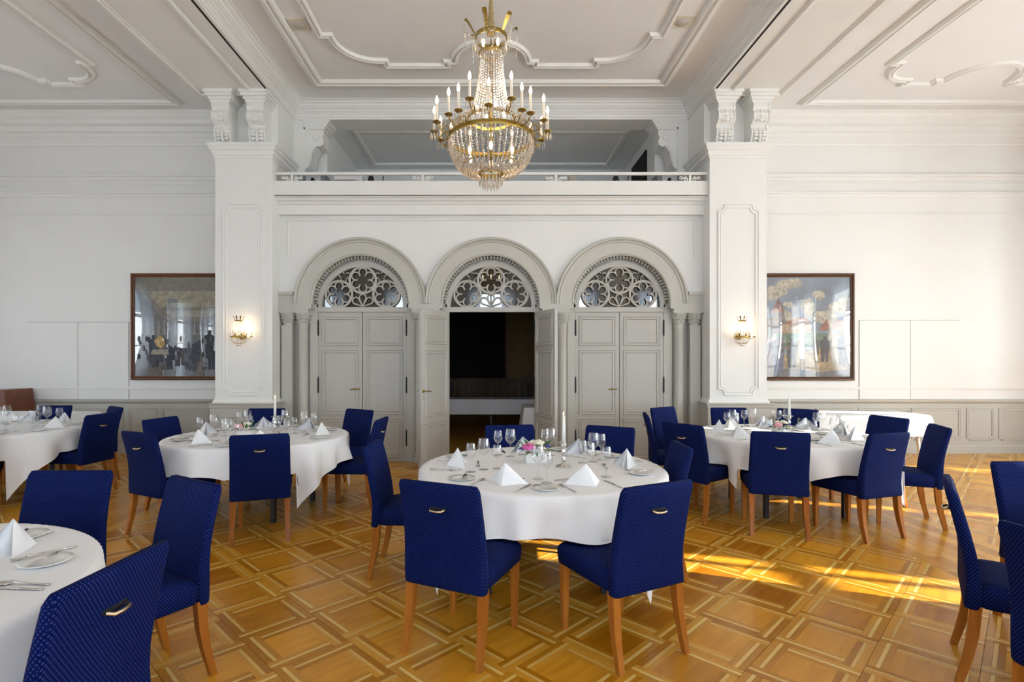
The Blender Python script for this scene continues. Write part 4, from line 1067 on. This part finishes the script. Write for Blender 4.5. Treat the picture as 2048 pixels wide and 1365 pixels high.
# ================================================================== PICTURES
def picture(x0, x1, z0, z1, label, shapes, base):
    r = thing('framed_painting', label, 'painting', ((x0+x1)/2, YW, (z0+z1)/2))
    hx, hz = (x1-x0)/2, (z1-z0)/2
    MB().sweep([(-hx, 0, -hz), (hx, 0, -hz), (hx, 0, hz), (-hx, 0, hz)], [(0, 0), (0, .05), (-.012, .06), (-.03, .06), (-.04, .045), (-.055, .04), (-.062, .02)], (0, -1, 0), True).build('frame', M['frame'], r) if False else \
    MB().sweep([(-hx, 0, -hz), (-hx, 0, hz), (hx, 0, hz), (hx, 0, -hz)], [(0, 0), (0, .05), (-.012, .06), (-.03, .06), (-.04, .045), (-.055, .04), (-.062, .015)], (0, -1, 0), True).build('frame', M['frame'], r)
    ix, iz = hx-.055, hz-.055
    c = MB().box(-ix, ix, -.016, -.002, -iz, iz).build('canvas', base, r)
    b = MB(); mats = []
    for i, (col, poly) in enumerate(shapes):
        mm = next((k for k, (cc, _) in enumerate(mats) if cc == col), None)
        if mm is None: mats.append((col, mat('paint_%d' % RNG.randrange(10**6), col, .6, var=.35, vscale=16))); mm = len(mats)-1
        d = .0165+.0002*i
        b.add([(-ix+2*ix*u, -d, -iz+2*iz*v) for u, v in poly], [tuple(range(len(poly)))], mm)
    if shapes: b.build('painted_scene', [m for _, m in mats], c, fix=False)
    def fn(u, v): return (-ix+2*ix*u, -.030-.010*math.sin(u*PI)*math.sin(v*PI), -iz+2*iz*v)
    MB().grid(fn, 16, 16).build('picture_glass', M['pglass'], r, fix=False)
    return r
def ell(cx, cy, rx, ry, n=10, w=.0): return [(cx+rx*math.cos(2*PI*i/n)*(1+w*math.sin(3*i)), cy+ry*math.sin(2*PI*i/n)*(1+w*math.cos(2.3*i))) for i in range(n)]
def man(x, y, h, lean=0.): return [(x-.12*h, y), (x-.02*h, y), (x, y+.38*h), (x+.03*h, y), (x+.13*h, y), (x+.15*h+lean, y+.5*h), (x+.17*h+lean, y+.80*h), (x+.06*h+lean, y+.86*h), (x+.07*h+lean, y+h), (x-.05*h+lean, y+h), (x-.05*h+lean, y+.86*h), (x-.16*h+lean, y+.80*h), (x-.15*h, y+.5*h)]
q = RNG
sky = mat('painted_sky', (.27, .31, .38), .6, var=.25, vscale=3)
sh = []
for (cx, cy, rx, ry) in ((.30, .86, .10, .06), (.40, .93, .11, .045), (.26, .80, .07, .04), (.5, .94, .07, .05), (.42, .72, .05, .03), (.38, .62, .07, .05), (.45, .57, .06, .03), (.88, .70, .10, .06), (.95, .75, .07, .05), (.75, .60, .12, .07), (.62, .70, .07, .09), (.70, .82, .06, .05)):
    sh += [((.50, .46, .36), ell(cx+q.uniform(-.02, .02), cy, rx, ry, 14, .12)), ((.60, .54, .42), ell(cx-.02, cy+.012, rx*.6, ry*.6, 12, .15))]
sh += [((.22, .17, .15), [(0, .40), (0, .52), (.06, .56), (.28, .60), (.29, .70), (.32, .78), (.325, .86), (.33, .78), (.37, .70), (.39, .56), (.52, .57), (.55, .61), (.60, .57), (.64, .55), (.64, .44), (0, .42)]),
       ((.33, .13, .09), [(.25, .64), (.32, .78), (.38, .65)]), ((.34, .14, .09), [(.39, .55), (.50, .585), (.55, .615), (.62, .56), (.62, .53), (.40, .525)]),
       ((.46, .30, .18), [(.36, .44), (.36, .525), (.63, .525), (.63, .44)]), ((.36, .15, .10), [(.72, .50), (.78, .58), (.80, .53), (.88, .57), (1, .54), (1, .48), (.72, .46)]),
       ((.16, .24, .17), [(0, .30), (1, .30), (1, .44), (0, .44)]), ((.40, .29, .16), [(0, 0), (1, 0), (1, .30), (.6, .27), (.35, .22), (0, .26)]),
       ((.15, .15, .18), [(0, 0), (1, 0), (1, .08), (.7, .05), (.45, .09), (.2, .06), (0, .10)]), ((.55, .48, .36), [(.79, .36), (.815, .70), (.84, .36)]), ((.30, .18, .10), [(.86, .40), (1, .40), (1, .60), (.90, .46)])]
for i in range(6): sh.append(((.50, .48, .42), [(.40+.035*i, .47), (.42+.035*i, .47), (.42+.035*i, .50), (.40+.035*i, .50)]))
for (x, y, h, c) in ((.22, .10, .34, (.10, .12, .20)), (.27, .06, .40, (.20, .15, .18)), (.32, .04, .36, (.13, .15, .24)), (.45, .09, .30, (.05, .055, .07)), (.53, .20, .20, (.32, .18, .08)), (.76, .15, .26, (.07, .07, .09)), (.86, .13, .30, (.45, .40, .30)), (.93, .12, .32, (.06, .07, .10)), (.97, .10, .33, (.10, .11, .14)), (.15, .08, .36, (.12, .10, .12)), (.36, .25, .16, (.12, .12, .14)), (.68, .22, .16, (.10, .09, .09))):
    sh += [(c, man(x, y, h))]
for i in range(24): sh.append((((.35, .33, .32), (.12, .12, .16), (.26, .18, .14))[i % 3], ell(q.uniform(.05, .42), q.uniform(.28, .36), .012, .016, 8)))
sh.append(((.60, .50, .46), [(.22, .36), (.29, .44), (.30, .38), (.25, .34)]))
picture(3.95, 5.74, 1.155, 2.85, 'framed harbour painting with clouds, red roofs and crowd behind glass on the right wall', sh, sky)
dk = mat('painted_dark', (.07, .075, .085), .6, var=.3, vscale=4)
sh = [((.16, .145, .11), [(0, .55), (0, 1), (1, 1), (1, .55)]), ((.32, .28, .18), [(.10, .86), (.90, .86), (.78, .70), (.24, .70)]), ((.28, .25, .17), [(.28, .66), (.80, .66), (.74, .60), (.34, .60)]), ((.10, .09, .075), ell(.36, .76, .06, .022, 12)),
      ((.09, .10, .12), [(0, .2), (0, .90), (.10, .78), (.26, .60), (.40, .52), (.40, .30)]), ((.08, .09, .11), [(1, .2), (1, .9), (.84, .70), (.70, .56), (.60, .50), (.6, .3)]), ((.05, .04, .035), [(0, 0), (1, 0), (1, .10), (.4, .14), (0, .06)])]
for i in range(8): x = .05+.055*i; sh.append(((.24, .25, .27), [(x, .42), (x+.012, .62-.008*i), (x+.03, .42)]))
for i in range(5): x = .56+.055*i; sh.append(((.24, .25, .27), [(x, .42), (x+.018, .60+.012*i), (x+.03, .42)]))
for i in range(60): sh.append((((.16, .14, .13), (.05, .055, .07), (.22, .17, .14), (.10, .12, .17))[i % 4], ell(q.uniform(.02, .95), q.uniform(.27, .42), .016, .022, 8)))
for i in range(34): sh.append((((.035, .04, .055), (.055, .065, .09), (.07, .065, .07), (.09, .10, .13))[i % 4], man(q.uniform(.03, .95), .05+.15*q.random(), q.uniform(.16, .30))))
for i in range(40): sh.append((((.14, .12, .11), (.05, .055, .07), (.10, .11, .15))[i % 3], ell(q.uniform(.02, .95), q.uniform(.16, .40), .012, .03, 8)))
sh += [((.30, .27, .22), [(.16, .22), (.34, .22), (.33, .27), (.18, .27)]), ((.45, .30, .12), ell(.25, .35, .05, .06, 10, .2)), ((.75, .62, .38), ell(.24, .34, .01, .014, 8)), ((.75, .62, .38), ell(.28, .37, .01, .014, 8))]
picture(-5.69, -3.95, 1.165, 2.85, 'dark framed painting of a banquet in a curtained hall on the left wall', sh, dk)

# ================================================================== CHANDELIER
CXc, CYc = 0.0, 4.5
ch = thing('chandelier', 'large crystal chandelier with gilt rings and lit candle bulbs', 'chandelier', (CXc, CYc, 0))
def band(r, z, h, t=.006, n=48): return MB().lathe([(r-t, z), (r, z), (r+.004, z+h*.5), (r, z+h), (r-t, z+h), (r-t, z)], n)
def strands(n, beads, fn, r0, h0):
    b = MB()
    for i in range(n):
        a = 2*PI*i/n
        for k in range(beads):
            t = (k+.5)/beads; r, z = fn(t); s = .8+.4*((k*7+i*3) % 5)/4
            b.bead((r*math.cos(a), r*math.sin(a), z), r0*s, h0*s, 0, 5)
    return b
band(.354, 3.312, .038).build('main_ring', M['brass'], ch, sharp=40)
band(.195, 3.485, .024).build('upper_ring', M['brass'], ch, sharp=40)
band(.135, 4.155, .036).build('crown_ring', M['brass'], ch, sharp=40)
band(.100, 3.03, .034).build('bottom_ring', M['brass'], ch, sharp=40)
band(.235, 3.10, .018).build('inner_ring', M['brass'], ch, sharp=40)
MB().tube([(0, 0, 5.42), (0, 0, 4.45)], .012, 8).build('chain', M['brass'], ch)
MB().lathe([(0, 4.475), (.014, 4.475), (.018, 4.46), (.020, 4.40), (.034, 4.26), (.036, 4.20), (0, 4.20)], 16).build('sleeve', M['gold_cloth'], ch)
MB().tube([(0, 0, 4.22), (0, 0, 3.05)], .008, 8).build('stem', M['brass'], ch)
MB().lathe([(0, 5.42), (.09, 5.42), (.08, 5.39), (.03, 5.35), (0, 5.35)], 20).build('canopy', M['brass'], ch)
def upper(t): return (.092+.022*t+.08*t**3, 4.05-.55*t)
s_ = strands(28, 24, upper, .0078, .0115).build('upper_strands', M['crystal'], ch, fix=False); s_['kind'] = 'stuff'
def skirt(t): return (.197+.153*math.sin(t*PI/2), 3.495-.145*t**1.6)
s_ = strands(46, 8, skirt, .0095, .0125).build('skirt_strands', M['crystal'], ch, fix=False); s_['kind'] = 'stuff'
def bowl(t): a = t*PI*.5; return (.105+.247*math.cos(a)**.75, 3.305-.265*math.sin(a)**1.1)
s_ = strands(46, 19, bowl, .0105, .0150).build('bowl_strands', M['crystal'], ch, fix=False); s_['kind'] = 'stuff'
pr = MB()
for (n, r, z, h) in ((34, .132, 4.10, .05), (20, .10, 3.99, .035), (20, .097, 2.975, .045), (14, .065, 2.95, .05), (44, .348, 3.28, .03)):
    for i in range(n): a = 2*PI*(i+.5)/n; pr.bead((r*math.cos(a), r*math.sin(a), z), .0075, h, 0, 4)
s_ = pr.build('prisms', M['crystal'], ch, fix=False); s_['kind'] = 'stuff'
b = MB()
for r in (.085, .10, .075): b.tube([(r*math.cos(2*PI*i/24), r*math.sin(2*PI*i/24), 4.04+.3*(r-.085)) for i in range(24)], .006, 6, closed=True)
b.build('tier_rings', M['brass'], ch)
for i in range(6):
    a = 2*PI*(i+.25)/6; d = Vector((math.cos(a), math.sin(a), 0)); sd = Vector((-d.y, d.x, 0)); l = MB(); L_ = []; Rr = []
    for k in range(8):
        t = k/7; p = d*(.135+.095*math.sin(t*PI*.55))+Vector((0, 0, 4.18+.115*math.sin(t*PI*.78))); w = .020*math.sin(PI*(.12+.88*t))**.7*(1 if t < 1 else 0)
        L_.append(p+sd*w); Rr.append(p-sd*w)
    for k in range(7): l.add([L_[k], L_[k+1], Rr[k+1], Rr[k]], [(0, 1, 2, 3)])
    f = l.build('crown_leaf', M['brass'], ch, fix=False)
    g_ = MB(); tip = d*.228+Vector((0, 0, 4.24))
    for k in range(12): t = k/11; g_.bead(tip+Vector((d.x*-.012*t, d.y*-.012*t, -.19*t)), .006, .009, 0, 5)
    for k in range(10):
        t = k/9; p = tip.lerp(Vector((.137*math.cos(a+.5), .137*math.sin(a+.5), 4.18)), t); g_.bead((p.x, p.y, p.z-.07*math.sin(t*PI)), .006, .009, 0, 5)
    o = g_.build('swag', M['crystal'], f, fix=False); o['kind'] = 'stuff'
am = MB(); am.tube([(.35, 0, -.05), (.385, 0, -.06), (.43, 0, -.05), (.465, 0, -.015), (.47, 0, .0)], .006, 6); am.tube([(.355, 0, -.05), (.375, 0, .0), (.40, 0, -.01), (.43, 0, -.045)], .005, 6)
arm_me = am.mesh('arm', M['brass'])
pan_me = MB().lathe([(0, -.008), (.012, -.008), (.034, .006), (.036, .010), (.014, .006), (.014, .022), (0, .022)], 14, (.47, 0, 0)).mesh('drip_pan', M['brass'], sharp=50)
cdl_me = MB().lathe([(.0105, .02), (.0105, .150), (.006, .156), (0, .156)], 10, (.47, 0, 0)).mesh('candle', M['sleeve'])
blb_me = MB().lathe([(.006, .154), (.0125, .170), (.0135, .182), (.009, .202), (.003, .218), (0, .222)], 10, (.47, 0, 0)).mesh('bulb', M['bulb'])
pd = MB()
for k in range(8): a = 2*PI*k/8; pd.bead((.47+.032*math.cos(a), .032*math.sin(a), -.036), .005, .034, 0, 4)
pd_me = pd.mesh('pendants', M['crystal'], fix=False)
for i, th in enumerate((-2, 19, 31, 42, 63, 89, 112, 131, 156, 180, -20, -33, -46, -67, -89, -112, -131, -156)):
    a = math.radians(th-90); z = 3.445 if abs(th) in (19, 20) else 3.385
    o = obj('arm', arm_me, ch); o.location = (0, 0, z); o.rotation_euler = (0, 0, a)
    if abs(th) in (31, 33, 42, 46): o.scale = (.97, .97, 1)
    obj('drip_pan', pan_me, o); obj('candle', cdl_me, o); obj('bulb', blb_me, o); p_ = obj('pendants', pd_me, o); p_['kind'] = 'stuff'
ib = MB().lathe([(.008, -.03), (.012, -.01), (.016, .006), (.010, .026), (0, .036)], 10).mesh('inner_bulb', M['bulb'])
for i in range(6): a = 2*PI*(i+.5)/6; o = obj('inner_bulb', ib, ch); o.location = (.20*math.cos(a), .20*math.sin(a), 3.20)
for i in range(4): a = 2*PI*(i+.2)/4; o = obj('inner_bulb', ib, ch); o.location = (.12*math.cos(a), .12*math.sin(a), 3.56)
for i in range(3): a = 2*PI*(i+.7)/3; o = obj('inner_bulb', ib, ch); o.location = (.07*math.cos(a), .07*math.sin(a), 4.12)
add_light('chandelier_glow', 'POINT', (CXc, CYc, 3.66), None, 9, (1, .74, .45), shadow_soft_size=.16)

# ================================================================== WALL SCONCES
def sconce(x, label, side):
    r = thing('wall_sconce', label, 'wall lamp', (x, YP, 1.79), 0, 'crystal wall sconces')
    MB().lathe([(0, 0), (.045, 0), (.04, .012), (0, .014)], 16, X=T(0, 0, .02) @ Matrix.Rotation(PI/2, 4, 'X')).build('backplate', M['brass'], r)
    MB().tube([(0, -.005, .02), (0, -.09, .02)], .007, 6).build('stem', M['brass'], r)
    def half(rad, z, h): return MB().lathe([(rad-.004, z), (rad, z), (rad+.003, z+h/2), (rad, z+h), (rad-.004, z+h), (rad-.004, z)], 28, (0, -.105, 0))
    half(.098, 0, .022).build('ring', M['brass'], r, sharp=40); half(.050, .225, .012).build('crown_ring', M['brass'], r, sharp=40)
    b = MB()
    for i in range(22):
        a = 2*PI*i/22
        for k in range(7): t = k/6; rr = .035+.06*math.cos(t*PI/2); b.bead((rr*math.cos(a), -.105+rr*math.sin(a), -.01-.075*math.sin(t*PI/2)), .0055, .008, 0, 4)
        for k in range(9): t = k/8; rr = .048-.006*t; b.bead((rr*math.cos(a), -.105+rr*math.sin(a), .215-.10*t), .0045, .007, 0, 4)
        for k in range(3): b.bead((.075*math.cos(a), -.105+.075*math.sin(a), .035+.028*k), .006, .013, 0, 4)
    s_ = b.build('strands', M['crystal'], r, fix=False); s_['kind'] = 'stuff'
    MB().lathe([(.0, -.12), (.028, -.118), (.035, -.105), (.03, -.098), (0, -.096)], 14, (0, -.105, 0)).build('drop', M['crystal'], r)
    for i in range(5):
        a = PI+PI*i/4
        l = MB(); d = Vector((math.cos(a), math.sin(a), 0)); sd = Vector((-d.y, d.x, 0)); c = Vector((0, -.105, 0))
        for (rr, z0, L_, hh) in ((.05, .235, .035, .06), (.10, .02, .028, .035)):
            p = [c+d*(rr+L_*t)+Vector((0, 0, z0+hh*math.sin(t*PI*.65))) for t in (0, .33, .66, 1)]; w = (.005, .010, .008, .001)
            for k in range(3): l.add([p[k]+sd*w[k], p[k+1]+sd*w[k+1], p[k+1]-sd*w[k+1], p[k]-sd*w[k]], [(0, 1, 2, 3)])
            l.build('leaf' if rr > .07 else 'crown_leaf', M['brass'], r, fix=False); l = MB()
    for (dx, dy) in ((-.17*side if side < 0 else -.085, -.10), (.085 if side < 0 else .17, -.10), (-.06, -.19), (.06, -.19)):
        am_ = MB(); am_.tube([(dx*.5, -.105+(dy+.105)*.5, .008), (dx*.75, -.105+(dy+.105)*.75, -.02), (dx, dy, .01)], .0045, 6); am_.lathe([(0, .005), (.02, .012), (.022, .016), (0, .014)], 12, (dx, dy, 0))
        a_ = am_.build('arm', M['brass'], r)
        MB().lathe([(.008, .014), (.008, .075), (0, .078)], 10, (dx, dy, 0)).build('candle', M['sleeve'], a_)
    for dx in (-.045, .045):
        MB().lathe([(.008, .09), (.014, .105), (.015, .118), (.009, .138), (0, .148)], 10, (dx, -.10, 0)).build('bulb', M['bulb'], r)
    add_light('sconce_glow', 'POINT', (x+.03, YP-.11, 1.93), None, 2.6, (1, .72, .42), shadow_soft_size=.05)
sconce(-3.445, 'lit crystal and brass wall sconce on the left pillar', -1)
sconce(3.43, 'lit crystal and brass wall sconce on the right pillar', 1)
